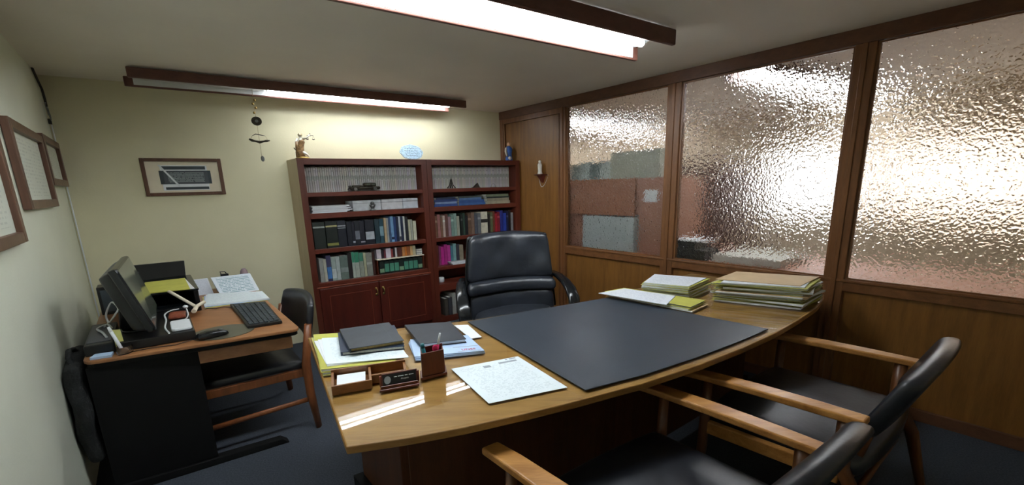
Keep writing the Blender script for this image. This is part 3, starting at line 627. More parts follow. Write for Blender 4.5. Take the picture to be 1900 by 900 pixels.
# oval plate
m = N('pale_blue_glaze'); vo = m.n('ShaderNodeTexVoronoi'); vo.inputs['Scale'].default_value = 70; m.l(m.coord((1, 1, 2)), vo.inputs['Vector'])
m.l(m.ramp(vo.outputs['Distance'], [(.2, srgb(126, 160, 184)), (.5, srgb(190, 218, 236))]), m.b.inputs['Base Color']); m.b.inputs['Roughness'].default_value = .25; M['glaze'] = m.m
def disc(F, rx, rz, y0, y1, n=36, wob=0.):
    r0 = []; r1 = []
    for k in range(n):
        a = 2 * math.pi * k / n; s = 1 + wob * math.cos(8 * a)
        r0.append((rx * s * math.cos(a), y0, rz * s * math.sin(a))); r1.append((rx * s * math.cos(a), y1, rz * s * math.sin(a)))
    return r0, r1
F = rframe(2.527, .12, 1.895)
t = thing('decorative_plate', 'oval pale blue ornamental plate leaning on top of the left bookcase', 'plate', P(2.527, .12, 1.8085))
tilt = lambda x, y, z: F(x, y - z * .25, z)
q = MB(tilt); q.prism(*disc(F, .118, .080, -.004, .004, wob=.025)); q.build('dish', 'glaze', t, bevel=.002)
q = MB(tilt)
for zz in (.04, .015, -.010, -.035):
    w = .075 * math.sqrt(1 - (zz / .07) ** 2)
    q.tube([(x, .0055, zz + .004 * math.sin(x * 190 + zz * 900)) for x in [(-w + 2 * w * k / 22) for k in range(23)]], .0016, 4)
q.build('raised_script', 'lt_ink', t)
q = MB(tilt); r0, _ = disc(F, .107, .071, 0, 0); q.tube([(x, .005, z) for x, y, z in r0] + [(r0[0][0], .005, r0[0][2])], .0018, 5); q.build('rim_line', 'pale_grey', t)
MB(P).prism([(2.50, .10, 1.8087), (2.555, .10, 1.8087), (2.555, .145, 1.8087), (2.50, .145, 1.8087)], [(2.51, .098, 1.85), (2.545, .098, 1.85), (2.545, .104, 1.85), (2.51, .104, 1.85)]).build('stand', 'bronze', t)
# blue figurine
F = tframe(3.62, .2, 1.8085, 160)
t = thing('blue_figurine', 'painted figurine in a blue cloak on the right bookcase by the partition', 'figurine', F(0, 0, 0))
q = MB(F); q.lathe((0, 0, 0), [(.040, 0), (.042, .02), (.034, .07), (.040, .11), (.042, .14), (.028, .162), (.012, .172)], 16); q.build('cloak', 'ceramic_blue', t)
q = MB(F); q.tube([(-.036, .014, .15), (-.044, .02, .11), (-.034, .03, .05)], [.012, .014, .010], 8).ball((.0, .034, .03), .022, .016, .022).build('sleeve', 'ceramic', t)
MB(F).tube([(0, 0, .165), (0, 0, .178)], .011, 10).ball((0, 0, .194), .021, .021, .024).build('head', 'skin_cer', t)
# wall bracket with white statuette
t = thing('wall_bracket', 'small dark wooden bracket shelf with a bead chain on the corner wood panel', 'wall shelf', P(WID, .63, 1.63))
G = lambda x, y, z: P(WID + .011 - y, .63 + x, 1.635 + z)
MB(G).slab([(-.06, 0), (.06, 0), (.045, .075), (0, .09), (-.045, .075)], -.012, 0).build('shelf_board', 'mah_small', t, bevel=.002)
MB(G).prism([(-.035, 0, -.012), (.035, 0, -.012), (.028, .06, -.012), (-.028, .06, -.012)], [(-.008, 0, -.095), (.008, 0, -.095), (.008, .012, -.095), (-.008, .012, -.095)]).build('corbel', 'mah_small', t, bevel=.002)
q = MB(G)
for k in range(27):
    u = k / 26; x = -.05 + .13 * u; z = -.014 - .125 * math.sin(math.pi * u) ** .8; q.ball((x, .055 * (1 - abs(2 * u - 1)) * .4 + .012, z), .0034, n=6)
q.build('bead_chain', 'white_pl', t)
F = lambda x, y, z: G(x, .042 + y, z + .0005)
t = thing('white_statuette', 'small white praying statuette on the wall bracket', 'statuette', F(0, 0, 0))
MB(F).lathe((0, 0, 0), [(.028, 0), (.028, .01), (.022, .03), (.024, .07), (.026, .10), (.018, .118), (.008, .126)], 14).build('robe', 'ceramic', t)
MB(F).ball((0, 0, .136), .014, .014, .017).tube([(-.02, .008, .10), (0, .026, .096), (.02, .008, .10)], .006, 6).build('head', 'ceramic', t)
# hanging chime under the rear lamp
t = thing('hanging_charm', 'brass coin and charm mobile hanging from the rear ceiling lamp', 'hanging ornament', P(1.187, .30, 2.35))
G = lambda x, y, z: P(1.187 + x, .30 + y, z)
q = MB(G); q.tube([(0, 0, 2.355), (0, 0, 1.82)], .0012, 5)
q.build('string', 'gold', t)
for k, z in enumerate((2.27, 2.24, 2.21, 2.17)): MB(G).ball(((-1) ** k * .008, 0, z), .009, .005, .011, n=8).build('bead', 'gold', t)
r0, r1 = disc(None, .036, .036, -.003, .003, 24); MB(lambda x, y, z: G(x, y, z + 2.105)).prism(r0, r1).build('coin', 'bronze', t, bevel=.001)
r0, r1 = disc(None, .012, .012, -.0045, .0045, 12); MB(lambda x, y, z: G(x, y, z + 2.105)).prism(r0, r1).build('coin_boss', 'silver', t)
MB(G).tube([(-.045, 0, 1.985), (-.02, 0, 2.0), (0, 0, 1.997), (.02, 0, 1.992), (.045, 0, 1.988)], [.003, .008, .009, .007, .002], 8, flat=.5).build('upper_bar', 'bronze', t)
q = MB(G)
q.tube([(-.068, 0, 1.958), (-.05, 0, 1.948), (-.03, 0, 1.943), (0, 0, 1.935), (.03, 0, 1.943), (.05, 0, 1.948), (.072, 0, 1.952)], [.010, .016, .010, .016, .010, .014, .006], 10, flat=.7)
q.build('lower_charm', 'bronze', t)
MB(G).tube([(-.045, 0, 1.985), (-.06, 0, 1.955)], .001, 4).tube([(.045, 0, 1.985), (.06, 0, 1.952)], .001, 4).build('side_string', 'gold', t)
MB(G).ball((.004, 0, 1.80), .013, .004, .024, n=10).build('leaf_drop', 'silver', t)
# ================================================================== WALL PICTURES
def picture(name, label, F, w, h, fw, inner, mat_w=.0, mat='paper2', fmat='teak', dep=.022, group=None, cat='picture'):
    t = thing(name, label, cat, F(w / 2, 0, 0), group)
    for x0, x1, z0, z1 in ((0, fw, 0, h), (w - fw, w, 0, h), (fw, w - fw, 0, fw), (fw, w - fw, h - fw, h)):
        MB(F).box(x0, x1, .002, dep, z0, z1).build('frame_side', fmat, t, bevel=.003)
    q = MB(F); z = .010
    q.add([(fw - .002, z, fw - .002), (w - fw + .002, z, fw - .002), (w - fw + .002, z, h - fw + .002), (fw - .002, z, h - fw + .002), (fw - .002, .003, fw - .002), (w - fw + .002, .003, fw - .002), (w - fw + .002, .003, h - fw + .002), (fw - .002, .003, h - fw + .002)],
          [(0, 1, 2, 3), (4, 5, 6, 7), (0, 1, 5, 4), (1, 2, 6, 5), (2, 3, 7, 6), (3, 0, 4, 7)], uvs=[[(0, 0), (1, 0), (1, 1), (0, 1)]] + [[(0, 0)] * 4] * 5)
    q.build('backing_card', mat, t)
    if inner: inner(t)
    return t
G = lambda x, y, z: P(.434 + x, y, 1.512 + z)
def scroll(t):
    W_, H_ = .512, .306
    X = lambda u: u * W_
    Z_ = lambda v: H_ * (1 - v)
    MB(G).box(X(.22), X(.80), .0104, .0118, Z_(.86), Z_(.19)).build('print_sheet', 'paper', t)
    q = MB(G)
    for u0, u1, v0, v1 in ((.24, .78, .21, .30), (.20, .84, .33, .69), (.25, .79, .77, .84)): q.box(X(u0), X(u1), .0118, .0126, Z_(v1), Z_(v0))
    q.build('dark_band', 'keys', t)
    q = MB(G); q.add([(X(.25), .0128, Z_(.67)), (X(.80), .0128, Z_(.67)), (X(.80), .0128, Z_(.36)), (X(.25), .0128, Z_(.36)), (X(.25), .0126, Z_(.67)), (X(.80), .0126, Z_(.67)), (X(.80), .0126, Z_(.36)), (X(.25), .0126, Z_(.36))],
                     [(0, 1, 2, 3), (4, 5, 6, 7), (0, 1, 5, 4), (1, 2, 6, 5), (2, 3, 7, 6), (3, 0, 4, 7)], uvs=[[(0, 0), (1, 0), (1, 1), (0, 1)]] + [[(0, 0)] * 4] * 5)
    q.build('text_block', 'panelprint', t)
    MB(G).hexa([(X(.20), .013, Z_(.18)), (X(.225), .013, Z_(.175)), (X(.225), .0145, Z_(.175)), (X(.20), .0145, Z_(.18)), (X(.41), .013, Z_(.76)), (X(.435), .013, Z_(.745)), (X(.435), .0145, Z_(.745)), (X(.41), .0145, Z_(.76))]).build('diagonal_pen', 'white_pl', t)
picture('framed_print', 'framed dark scroll print on the cream back wall left of the bookcase', G, .512, .306, .026, scroll, mat='paper2', fmat='frame_wood')
M['paper2b'] = None
def leftframe(b0, b1, z0, z1, label, mat='cert'):
    G2 = lambda x, y, z: P(y, b1 - x, z0 + z)
    return picture('framed_certificate', label, G2, b1 - b0, z1 - z0, .045, None, mat=mat, fmat='frame_wood', dep=.03, group='framed certificates on the left wall', cat='framed certificate')
leftframe(.06, .665, 1.60, 1.915, 'small framed certificate nearest the room corner on the left wall')
leftframe(.70, 1.47, 1.468, 1.893, 'larger framed certificate in the middle of the left wall')
leftframe(1.70, 2.45, 1.338, 1.80, 'lowest framed certificate on the left wall, cut by the picture edge')
t = thing('ceiling_cable', 'dark cord with small metal rings hanging in the upper left corner', 'cord', P(.01, .15, 2.3))
G = lambda b, z, a=.012: P(a, b, z)
MB().tube([(.008, .215, 2.39), (.012, .15, 2.33), (.014, .07, 2.285), (.014, .05, 2.22), (.014, .055, 2.17)], .006, 8).build('cord', 'cord', t)
q = MB()
for k, (b_, z_) in enumerate(((.07, 2.17), (.045, 2.14), (.085, 2.13), (.06, 2.10))):
    q.tube([(.014 + .002 * k, b_ + .022 * math.cos(x * math.pi / 6), z_ + .026 * math.sin(x * math.pi / 6)) for x in range(13)], .0025, 5)
q.build('metal_ring', 'silver', t)
MB().box(.004, .02, .035, .065, 2.05, 2.085).build('clip', 'cord', t)
# ================================================================== EXECUTIVE CHAIR
_v = Vector((math.sin(math.radians(167)), math.cos(math.radians(167)), 0))
_o = P(2.62, 1.36, 0) + _v * .30
def F(x, y, z=0.0):
    u = Vector((-_v.y, _v.x, 0)); return _o + u * x + _v * y + EZ * z
t = thing('executive_chair', 'large black leather executive swivel chair behind the main desk', 'office chair', F(0, 0, 0))
def bk(x, y, z):
    s = (z - .45) / .68
    wr = 1 - .13 * max(0, s) ** 1.5
    return (x * wr, y - .10 * s + .10 * (x / .4) ** 2 + .004 * math.sin(x * 26 + z * 9), z + .018 * (x / .4) ** 2 * (-1 if z > .9 else 0))
q = MB(F); q.skinbox(lambda x, y, z: bk(x, y + .012 * math.sin(x * 17) * math.sin(z * 21), z), -.385, .385, -.27, -.155, .735, 1.13, 22, 6, 14, .055); q.build('headrest_cushion', 'leather', t)
q = MB(F); q.skinbox(lambda x, y, z: bk(x, y + .006 * abs(math.sin(x * 22)), z), -.385, .385, -.25, -.115, .635, .745, 26, 6, 8, .05); q.build('lumbar_roll', 'leather', t)
q = MB(F); q.skinbox(bk, -.36, .36, -.24, -.14, .43, .645, 16, 6, 8, .045); q.build('lower_back_cushion', 'leather', t)
q = MB(F); q.skinbox(lambda x, y, z: bk(x * 1.0, y, z), -.40, .40, -.295, -.245, .46, 1.125, 18, 4, 14, .022); q.build('back_shell', 'blk_gloss', t, label='glossy black back shell with a pale edge')
q = MB(F); q.skinbox(lambda x, y, z: (x, y, z + .02 * math.cos(x * 4)), -.33, .33, -.2, .30, .38, .50, 16, 14, 6, .05); q.build('seat', 'leather', t)
for s in (-1, 1):
    q = MB(F); path = [(s * .40, -.27, .74), (s * .425, -.16, .735), (s * .435, -.04, .715), (s * .435, .07, .685), (s * .43, .15, .635), (s * .425, .185, .56), (s * .40, .17, .47), (s * .36, .10, .42)]
    wd = [.028, .036, .042, .046, .048, .046, .038, .03]; o = len(q.v)
    # padded strap of oval section
    pp = []
    for i, p in enumerate(path):
        a = Vector(path[max(0, i - 1)]); b = Vector(path[min(len(path) - 1, i + 1)]); d = (b - a).normalized(); nrm = Vector((0, -d.z, d.y)) if True else None
        nrm = Vector((0, -d.z, d.y)).normalized()
        for k in range(12):
            an = 2 * math.pi * k / 12; pp.append(Vector(p) + Vector((1, 0, 0)) * math.copysign(abs(math.cos(an)) ** .6, math.cos(an)) * wd[i] + nrm * math.copysign(abs(math.sin(an)) ** .7, math.sin(an)) * .02)
    q.v += [F(*p) for p in pp]
    for i in range(len(path) - 1):
        for k in range(12): q.f.append(((i * 12 + k, i * 12 + (k + 1) % 12, (i + 1) * 12 + (k + 1) % 12, (i + 1) * 12 + k), 0, True))
    q.f.append((tuple(range(12)), 0, False)); q.f.append((tuple(range((len(path) - 1) * 12, len(path) * 12)), 0, False))
    q.build('armrest', 'blk_gloss', t)
MB(F).tube([(0, 0, .10), (0, 0, .39)], [.035, .028], 12).build('gas_column', 'chrome', t)
for k in range(5):
    a = 2 * math.pi * k / 5 + .3; c, s = math.cos(a), math.sin(a)
    lg = MB(F).tube([(0, 0, .12), (.16 * c, .16 * s, .10), (.31 * c, .31 * s, .07)], [.035, .026, .018], 8).build('base_leg', 'blk', t)
    MB(F).ball((.31 * c, .31 * s, .032), .03, .018, .0315, 12).tube([(.31 * c, .31 * s, .05), (.31 * c, .31 * s, .075)], .008, 6).build('caster', 'blk', lg)
# ================================================================== MAIN DESK
t = thing('main_desk', 'wide bow-fronted wooden desk with a glass sheet over its top', 'desk', P(2.2, 2.6, 0))
out = [(.742, 2.985), (.90, 3.045), (1.05, 3.09), (1.25, 3.135), (1.43, 3.17), (1.7, 3.212), (2.0, 3.238), (2.3, 3.245), (2.6, 3.24), (2.9, 3.215), (3.2, 3.18), (3.4, 3.14), (3.56, 3.09), (3.60, 2.9), (3.62, 2.7), (3.62, 2.25), (3.0, 2.30), (2.55, 2.34), (2.1, 2.285), (1.7, 2.225), (1.3, 2.10), (.93, 1.97)]
MB().slab(out, .724, .752).build('desk_top', 'desk_wood', t, bevel=.004)
sg = N('sheet_glass'); tp = sg.n('ShaderNodeBsdfTransparent'); tp.inputs[0].default_value = (.97, .985, .975, 1); gl = sg.n('ShaderNodeBsdfGlossy'); gl.inputs['Roughness'].default_value = .02
fz = sg.n('ShaderNodeFresnel'); fz.inputs[0].default_value = 1.52; mx = sg.n('ShaderNodeMixShader'); ge = sg.n('ShaderNodeNewGeometry'); iv = sg.n('ShaderNodeMath'); iv.operation = 'SUBTRACT'; iv.inputs[0].default_value = 1; sg.l(ge.outputs['Backfacing'], iv.inputs[1]); ml = sg.n('ShaderNodeMath'); ml.operation = 'MULTIPLY'; sg.l(fz.outputs[0], ml.inputs[0]); sg.l(iv.outputs[0], ml.inputs[1]); sg.l(ml.outputs[0], mx.inputs[0]); sg.l(tp.outputs[0], mx.inputs[1]); sg.l(gl.outputs[0], mx.inputs[2]); sg.l(mx.outputs[0], sg.t.nodes['Material Output'].inputs[0]); M['sheet_glass'] = sg.m
cx, cy = 2.1, 2.65
MB().slab([(cx + (x - cx) * .997, cy + (y - cy) * .99) for x, y in out], .7535, .7595).build('glass_sheet', 'sheet_glass', t, label='clear glass sheet covering the desk top')
ZD = .760
front = [(1.05, 2.70), (1.45, 2.80), (1.9, 2.86), (2.3, 2.875), (2.7, 2.86), (3.1, 2.82), (3.42, 2.76)]
MB().slab(front + [(x, y - .025) for x, y in reversed(front)], .05, .711).build('front_panel', 'desk_dark', t)
for x0, x1, lab in ((1.02, 1.42, 0), (3.04, 3.44, 0)):
    d = MB().box(x0, x1, 2.26, 2.69 if x0 < 2 else 2.74, .06, .711).build('pedestal', 'desk_dark', t, bevel=.004)
    for k in range(3):
        MB().box(x0 + .015, x1 - .015, 2.245, 2.259, .10 + k * .2, .285 + k * .2).tube([((x0 + x1) / 2 - .05, 2.24, .20 + k * .2), ((x0 + x1) / 2 + .05, 2.24, .20 + k * .2)], .005, 6).build('drawer', 'desk_wood', d)
MB().box(.98, 1.46, 2.24, 2.72, 0, .059).build('plinth', 'black_lam', t); MB().box(3.0, 3.48, 2.24, 2.76, 0, .059).build('plinth', 'black_lam', t)
pd = [(1.485, 3.145), (1.75, 3.185), (2.05, 3.205), (2.35, 3.212), (2.60, 3.207), (2.548, 2.377), (1.631, 2.258)]
tag(MB().slab(pd, ZD, ZD + .005).build('desk_pad', 'pad', at=P(2.0, 2.7, ZD), bevel=.0015), 'large dark grey desk pad in the middle of the main desk', 'desk pad')
# loose letter beside the pad
lt = [(1.183, 3.026), (1.459, 3.090), (1.517, 2.772), (1.241, 2.718)]
lo_ = MB().slab(lt, ZD, ZD + .0012).build('letter_sheet', 'letter', at=P(1.35, 2.9, ZD))
tag(lo_, 'printed white letter lying on the desk left of the dark pad', 'paper sheet')
def onsheet(q, quad, u0, u1, v0, v1, z):     # quad: near-left, near-right, far-right, far-left
    A_, B_, C_, D_ = [Vector(p) for p in quad]
    g_ = lambda u, v: (A_.lerp(B_, u)).lerp(D_.lerp(C_, u), v)
    pts = [g_(u0, v0), g_(u1, v0), g_(u1, v1), g_(u0, v1)]
    q.slab([(p.x, p.y) for p in pts], z, z + .0004)
q = MB()
for r_ in ((.40, .50, .84, .90), (.64, .91, .88, .92), (.78, .81, .955, .985), (.84, .94, .955, .985)): onsheet(q, lt, *r_, ZD + .0012)
q.build('letterhead', 'lt_ink', lo_, label='grey stamp and printed heading')
# ------------------------------------------------------------------ folders and papers
def quad_at(cx_, cy_, w, d, deg):
    c, s = math.cos(math.radians(deg)), math.sin(math.radians(deg))
    return [(cx_ + x * c - y * s, cy_ + x * s + y * c) for x, y in ((-w, d), (w, d), (w, -d), (-w, -d))]
def folder(quad, z0, h, mat, label, group, name='folder', sheet='paper', cat='folder', over=.006):
    """card cover below and above a wad of sheets that sticks out a little on the near side"""
    cxx = sum(p[0] for p in quad) / 4; cyy = sum(p[1] for p in quad) / 4
    sh = [(cxx + (x - cxx) * .965 + random.uniform(-over, over), cyy + (y - cyy) * .965 + random.uniform(-over, over)) for x, y in quad]
    q = MB(); c = min(.0014, h * .22)
    q.slab(quad, z0, z0 + c); q.slab([(x + random.uniform(-.004, .004), y + random.uniform(-.004, .004)) for x, y in quad], z0 + h - c, z0 + h)
    ob = q.build(name, mat, at=P(cxx, cyy, z0))
    q = MB(); q.slab(sh, z0 + c, z0 + h - c); q.build('sheets', sheet, ob)
    return tag(ob, label, cat, group)
def sheet(quad, z0, mat, label, group=None, h=.0022, name='paper_sheet', cat='paper sheet'):
    cxx = sum(p[0] for p in quad) / 4; cyy = sum(p[1] for p in quad) / 4
    return tag(MB().slab(quad, z0, z0 + h).build(name, mat, at=P(cxx, cyy, z0)), label, cat, group)
def shift(qd, dx, dy, deg=0, s=1.0):
    cxx = sum(p[0] for p in qd) / 4; cyy = sum(p[1] for p in qd) / 4; c, sn = math.cos(math.radians(deg)), math.sin(math.radians(deg))
    return [(cxx + dx + s * ((x - cxx) * c - (y - cyy) * sn), cyy + dy + s * ((x - cxx) * sn + (y - cyy) * c)) for x, y in qd]
PR = [(2.92, 2.79), (3.075, 3.165), (3.42, 3.12), (3.24, 2.74)]
mats = ['yellow', 'yellow2', 'olive', 'yellow', 'olive', 'manila', 'yellow2', 'olive', 'yellow', 'yellow']
ht = [.012, .011, .013, .012, .014, .010, .013, .014, .011, .012]; z = ZD
cn = {'yellow': 'yellow', 'yellow2': 'pale yellow', 'olive': 'olive', 'manila': 'tan'}
for i, (mt, h) in enumerate(zip(mats, ht)):
    folder(shift(PR, random.uniform(-.015, .015), random.uniform(-.015, .012), random.uniform(-4, 4)), z, h, mt, f'{cn[mt]} card folder, {ORD[i]} from bottom of the tall pile by the partition', 'folders in the tall right-hand pile', over=.02); z += h + .0004
sheet(shift(PR, -.02, .0, -6, .92), z, 'letter2', 'white form lying under the tan envelope on the tall right-hand pile', h=.006); z += .0064
sheet(shift(PR, .02, -.02, 2, .95), z, 'manila', 'tan envelope lying topmost on the tall right-hand pile', h=.003, name='envelope', cat='envelope')
PLb = [(2.76, 2.44), (2.84, 2.69), (3.16, 2.64), (3.05, 2.34)]
z = ZD
for i, (mt, h) in enumerate(zip(['yellow', 'olive', 'yellow2', 'yellow', 'olive', 'yellow'], [.014, .015, .013, .013, .014, .013])):
    folder(shift(PLb, random.uniform(-.012, .012), random.uniform(-.012, .012), random.uniform(-3, 3)), z, h, mt, f'{cn[mt]} card folder, {ORD[i]} from bottom of the rear left pile by the partition', 'folders in the rear left pile'); z += h + .0004
sheet(shift(PLb, -.01, .0, -3, .93), z, 'letter2', 'white form lying on top of the rear left pile by the partition', h=.005)
PLf = [(2.46, 2.34), (2.56, 2.80), (2.77, 2.78), (2.68, 2.37)]
z = ZD + .0055
z = ZD
PLf = [(2.575, 2.345), (2.64, 2.80), (2.83, 2.775), (2.735, 2.345)]
PLf = [(2.57, 2.33), (2.615, 2.845), (2.80, 2.82), (2.735, 2.34)]
for i, (mt, h) in enumerate(zip(['manila', 'yellow2', 'yellow'], [.009, .010, .012])):
    folder(shift(PLf, 0, random.uniform(-.01, .01), random.uniform(-2, 2)), z, h, mt, f'{cn[mt]} card folder, {["lowest", "middle", "topmost"][i]} of the low pile beside the pad corner', 'folders in the low pile beside the pad', over=.012); z += h + .0004
sheet([(2.50, 2.34), (2.55, 2.74), (2.76, 2.66), (2.71, 2.36)], z, 'letter2', 'white printed form on top of the low pile beside the pad corner', h=.004)
# left end of the desk
YF = [(.840, 2.485), (1.10, 2.575), (1.20, 2.16), (.93, 2.04)]
z = ZD
for i, mt in enumerate(('yellow2', 'yellow')):
    folder(shift(YF, 0, 0, i * 2), z, .013, mt, f'{cn[mt]} folder, {["lower", "upper"][i]} of two under papers at the desk left end', 'yellow folders at the left end of the desk'); z += .0134
WSH = [(.865, 2.455), (1.145, 2.565), (1.205, 2.26), (.93, 2.13)]
for i in range(3):
    sheet(shift(WSH, .006 * i - .006, .004 * i, -3 + i * 3), z, 'letter' if i == 2 else 'paper', f'white paper sheet, {["lowest", "middle", "top"][i]} of three under the dark notebooks', 'white sheets under the dark notebooks'); z += .0026
def notebook(quad, z0, h, label, cover=(40, 46, 56), page='pages', ribbon=True):
    cxx = sum(p[0] for p in quad) / 4; cyy = sum(p[1] for p in quad) / 4
    t = thing('notebook', label, 'notebook', P(cxx, cyy, z0), 'dark notebooks on the main desk')
    MB().slab(quad, z0, z0 + .003).slab(quad, z0 + h - .003, z0 + h).build('cover', bm_(cover), t, bevel=.001)
    A_, B_, C_, D_ = [Vector(p) for p in quad]
    sp = [A_, A_.lerp(B_, .03), D_.lerp(C_, .03), D_]; MB().slab([(p.x, p.y) for p in sp], z0 + .003, z0 + h - .003).build('spine', bm_(cover), t)
    MB().slab([tuple(A_.lerp(B_, .03).lerp(D_, .02)), tuple(A_.lerp(B_, .975).lerp(C_, .02)), tuple(D_.lerp(C_, .975).lerp(B_, .02)), tuple(D_.lerp(C_, .03).lerp(A_, .02))], z0 + .003, z0 + h - .003).build('page_block', page, t)
    l0 = [A_.lerp(B_, .80), A_.lerp(B_, .815), D_.lerp(C_, .815), D_.lerp(C_, .80)]
    if ribbon: MB().slab([(p.x, p.y) for p in l0], z0 + h, z0 + h + .0006).build('crease_line', 'keys', t)
    return t
M['giltpages'] = plain('yellowed_page_edges', (150, 130, 76), .6, nz=.12, nscale=80)
notebook([(.938, 2.405), (1.167, 2.495), (1.262, 2.205), (1.015, 2.150)], z, .018, 'dark blue hardback notebook under the gilt-edged diary', (36, 50, 72), 'pages', False)
notebook([(.963, 2.438), (1.176, 2.476), (1.238, 2.202), (1.022, 2.160)], z + .0192, .019, 'dark grey diary with yellowed page edges, on the left notebook stack', (48, 54, 62), 'giltpages')
BF = [(1.175, 2.565), (1.437, 2.665), (1.485, 2.455), (1.25, 2.36)]
z = ZD
for i in range(3):
    o = sheet(shift(BF, .003 * i, -.003 * i, i * 1.5), z, 'bluepaper', f'pale blue brochure, {["lowest", "middle", "top"][i]} of three under the right notebook', 'pale blue brochures under the right notebook', h=.005, name='brochure', cat='brochure'); z += .0052
qd = shift(BF, .006, -.006, 3)
def onq(quad, z_, up=.0):
    A_, B_, C_, D_ = [Vector(p) for p in quad]
    def g_(x, y, dz=0):
        p = A_.lerp(B_, x).lerp(D_.lerp(C_, x), y); return P(p.x, p.y, z_ + dz)
    return g_
g_ = onq(qd, z)
text_on('UNES', lambda x, y, dz=0: g_(.80 + x, .14 + y * 1.2, max(0, dz)), .085, 'red_text', 'red_lettering', o, label='small red printed word')
q = MB()
for r_ in ((.62, .96, .04, .055), (.60, .98, .30, .32)): onsheet(q, qd, *r_, z)
q.build('print_line', 'lt_ink', o)
notebook([(1.245, 2.480), (1.430, 2.543), (1.515, 2.285), (1.320, 2.190)], z + .001, .02, 'dark grey notebook with white pages right of the diary', (44, 48, 56), 'paper', False)
sheet([(1.497, 2.478), (1.547, 2.492), (1.605, 2.298), (1.548, 2.262)], ZD, 'paper', 'small white card between the notebooks and the pad', h=.002, name='card', cat='card')
# card tray
t = thing('card_tray', 'two-compartment wooden card tray at the left front of the desk', 'tray', P(.95, 2.62, ZD))
A_, B_, C_, D_ = Vector((.812, 2.668)), Vector((1.06, 2.722)), Vector((1.108, 2.612)), Vector((.854, 2.540))
def TL(u, v): return A_.lerp(B_, u).lerp(D_.lerp(C_, u), v)
def tbox(q, u0, u1, v0, v1, z0, z1): q.slab([tuple(TL(u, v)) for u, v in ((u0, v0), (u1, v0), (u1, v1), (u0, v1))], z0, z1)
q = MB(); tbox(q, 0, .52, 0, 1, ZD, ZD + .005); tbox(q, .52, 1, .30, 1, ZD, ZD + .005); q.build('tray_floor', 'box_wood', t)
for i, r_ in enumerate(((0, .52, 0, .06), (.52, 1, .30, .36), (0, 1, .94, 1), (0, .035, .06, .94), (.965, 1, .36, .94), (.485, .52, .06, .94))):
    q = MB(); tbox(q, *r_, ZD + .005, ZD + (.036 if i != 2 else .045)); q.build('tray_side', 'box_wood', t, bevel=.001)
cz = ZD + .0055
for i in range(4):
    q = MB(); c_ = [tuple(TL(u, v)) for u, v in ((.06, .12), (.45, .12), (.45, .86), (.06, .86))]
    sheet(shift(c_, 0, 0, (i - 1.5) * 1.0, .95), cz + i * .0052, 'paper', f'white note card in the left compartment of the tray, {["lowest", "second lowest", "second from top", "topmost"][i]}', 'note cards in the tray', h=.005, name='note_card', cat='note card')
# name plate holder
F = lambda x, y, z: P(1.022 + x * .99 + y * .35, 2.738 + x * .23 - y * .98, ZD + z)
F = lambda x, y, z: P(1.024 + x - y * .30, 2.736 + x * .22 + y * .55, ZD + z)     # x to the right, y towards the viewer
t = thing('name_plate', 'wooden card holder with a black lettered plate in front of the tray', 'name plate', F(0, 0, 0))
MB(F).box(-.066, .066, -.03, .045, 0, .009).build('base', 'mah_small', t, bevel=.002)
MB(F).box(-.062, .062, .024, .034, .009, .020).build('front_lip', 'mah_small', t, bevel=.002)
pl_ = lambda x, y, z: F(x, .012 - z * .55 + y, .012 + z)
MB(pl_).box(-.060, .060, -.006, .002, 0, .045).build('plate_back', 'mah_small', t, bevel=.001)
MB(pl_).box(-.056, .056, .002, .0035, .002, .042).build('black_plate', 'blk', t)
MB(F).tube([(-.063, -.006, .009), (-.063, -.012, .05)], .005, 8).tube([(.063, -.006, .009), (.063, -.012, .05)], .005, 8).build('end_post', 'mah_small', t)
q = MB(pl_)
for x0, x1 in ((-.018, -.009), (-.005, .014), (.018, .028), (.032, .048)):
    n = int((x1 - x0) * 1400)
    q.tube([(x0 + (x1 - x0) * k / n, .0038, .030 + .0018 * math.sin(k * 2.3 + x0 * 900)) for k in range(n + 1)], .0006, 4)
q.build('name_lettering', 'white_ink', t)
text_on('Abogado', lambda x, y, dz=0: pl_(.018 + x, .0036 + max(0, dz), .020 + y), .0075, 'white_ink', 'title_lettering', t)
q = MB(pl_); r0, r1 = disc(None, .011, .014, .0035, .0042, 20); q.prism([(x - .040, y, z + .022) for x, y, z in r0], [(x - .040, y, z + .022) for x, y, z in r1]); q.build('round_emblem', 'lt_ink', t)
# pen holder
F = lambda x, y, z: P(1.158 + x - y * .30, 2.735 + x * .08 + y * .60, ZD + z)
t = thing('pen_holder', 'dark red-brown wooden pen holder beside the name plate', 'pen holder', F(0, 0, 0))
MB(F).box(-.052, .052, -.085, .022, 0, .012).build('base', 'mah_small', t, bevel=.002)
lean = lambda x, y, z: F(x * (1 - z * .4), y - (z - .012) * .12, z)
for x0, x1, y0, y1, h in ((-.046, .046, .008, .014, .108), (-.046, .046, -.076, -.070, .112), (-.046, -.040, -.070, .008, .10), (.040, .046, -.070, .008, .10)):
    MB(lean).box(x0, x1, y0, y1, .012, h).build('holder_side', 'mah_small', t, bevel=.0015)
t = thing('pen', 'pink pen with a white end standing in the wooden holder', 'pen', F(.02, -.03, .02))
MB(F).tube([(.006, -.03, .016), (.026, -.035, .125)], .005, 8).build('barrel', 'pink', t); MB(F).tube([(.026, -.035, .125), (.036, -.037, .17)], [.0052, .004], 8).build('cap', 'white_pl', t)
MB(F).ball((.012, -.028, .112), .011, .008, .015).build('grip', 'pink', t)
t = thing('highlighter', 'teal marker standing behind the wooden pen holder side', 'marker', F(-.03, -.05, .02))
MB(F).tube([(-.022, -.05, .014), (-.034, -.055, .118)], .008, 10).build('barrel', 'teal', t); MB(F).tube([(-.034, -.055, .118), (-.036, -.056, .135)], [.009, .007], 10).build('cap', 'teal', t)
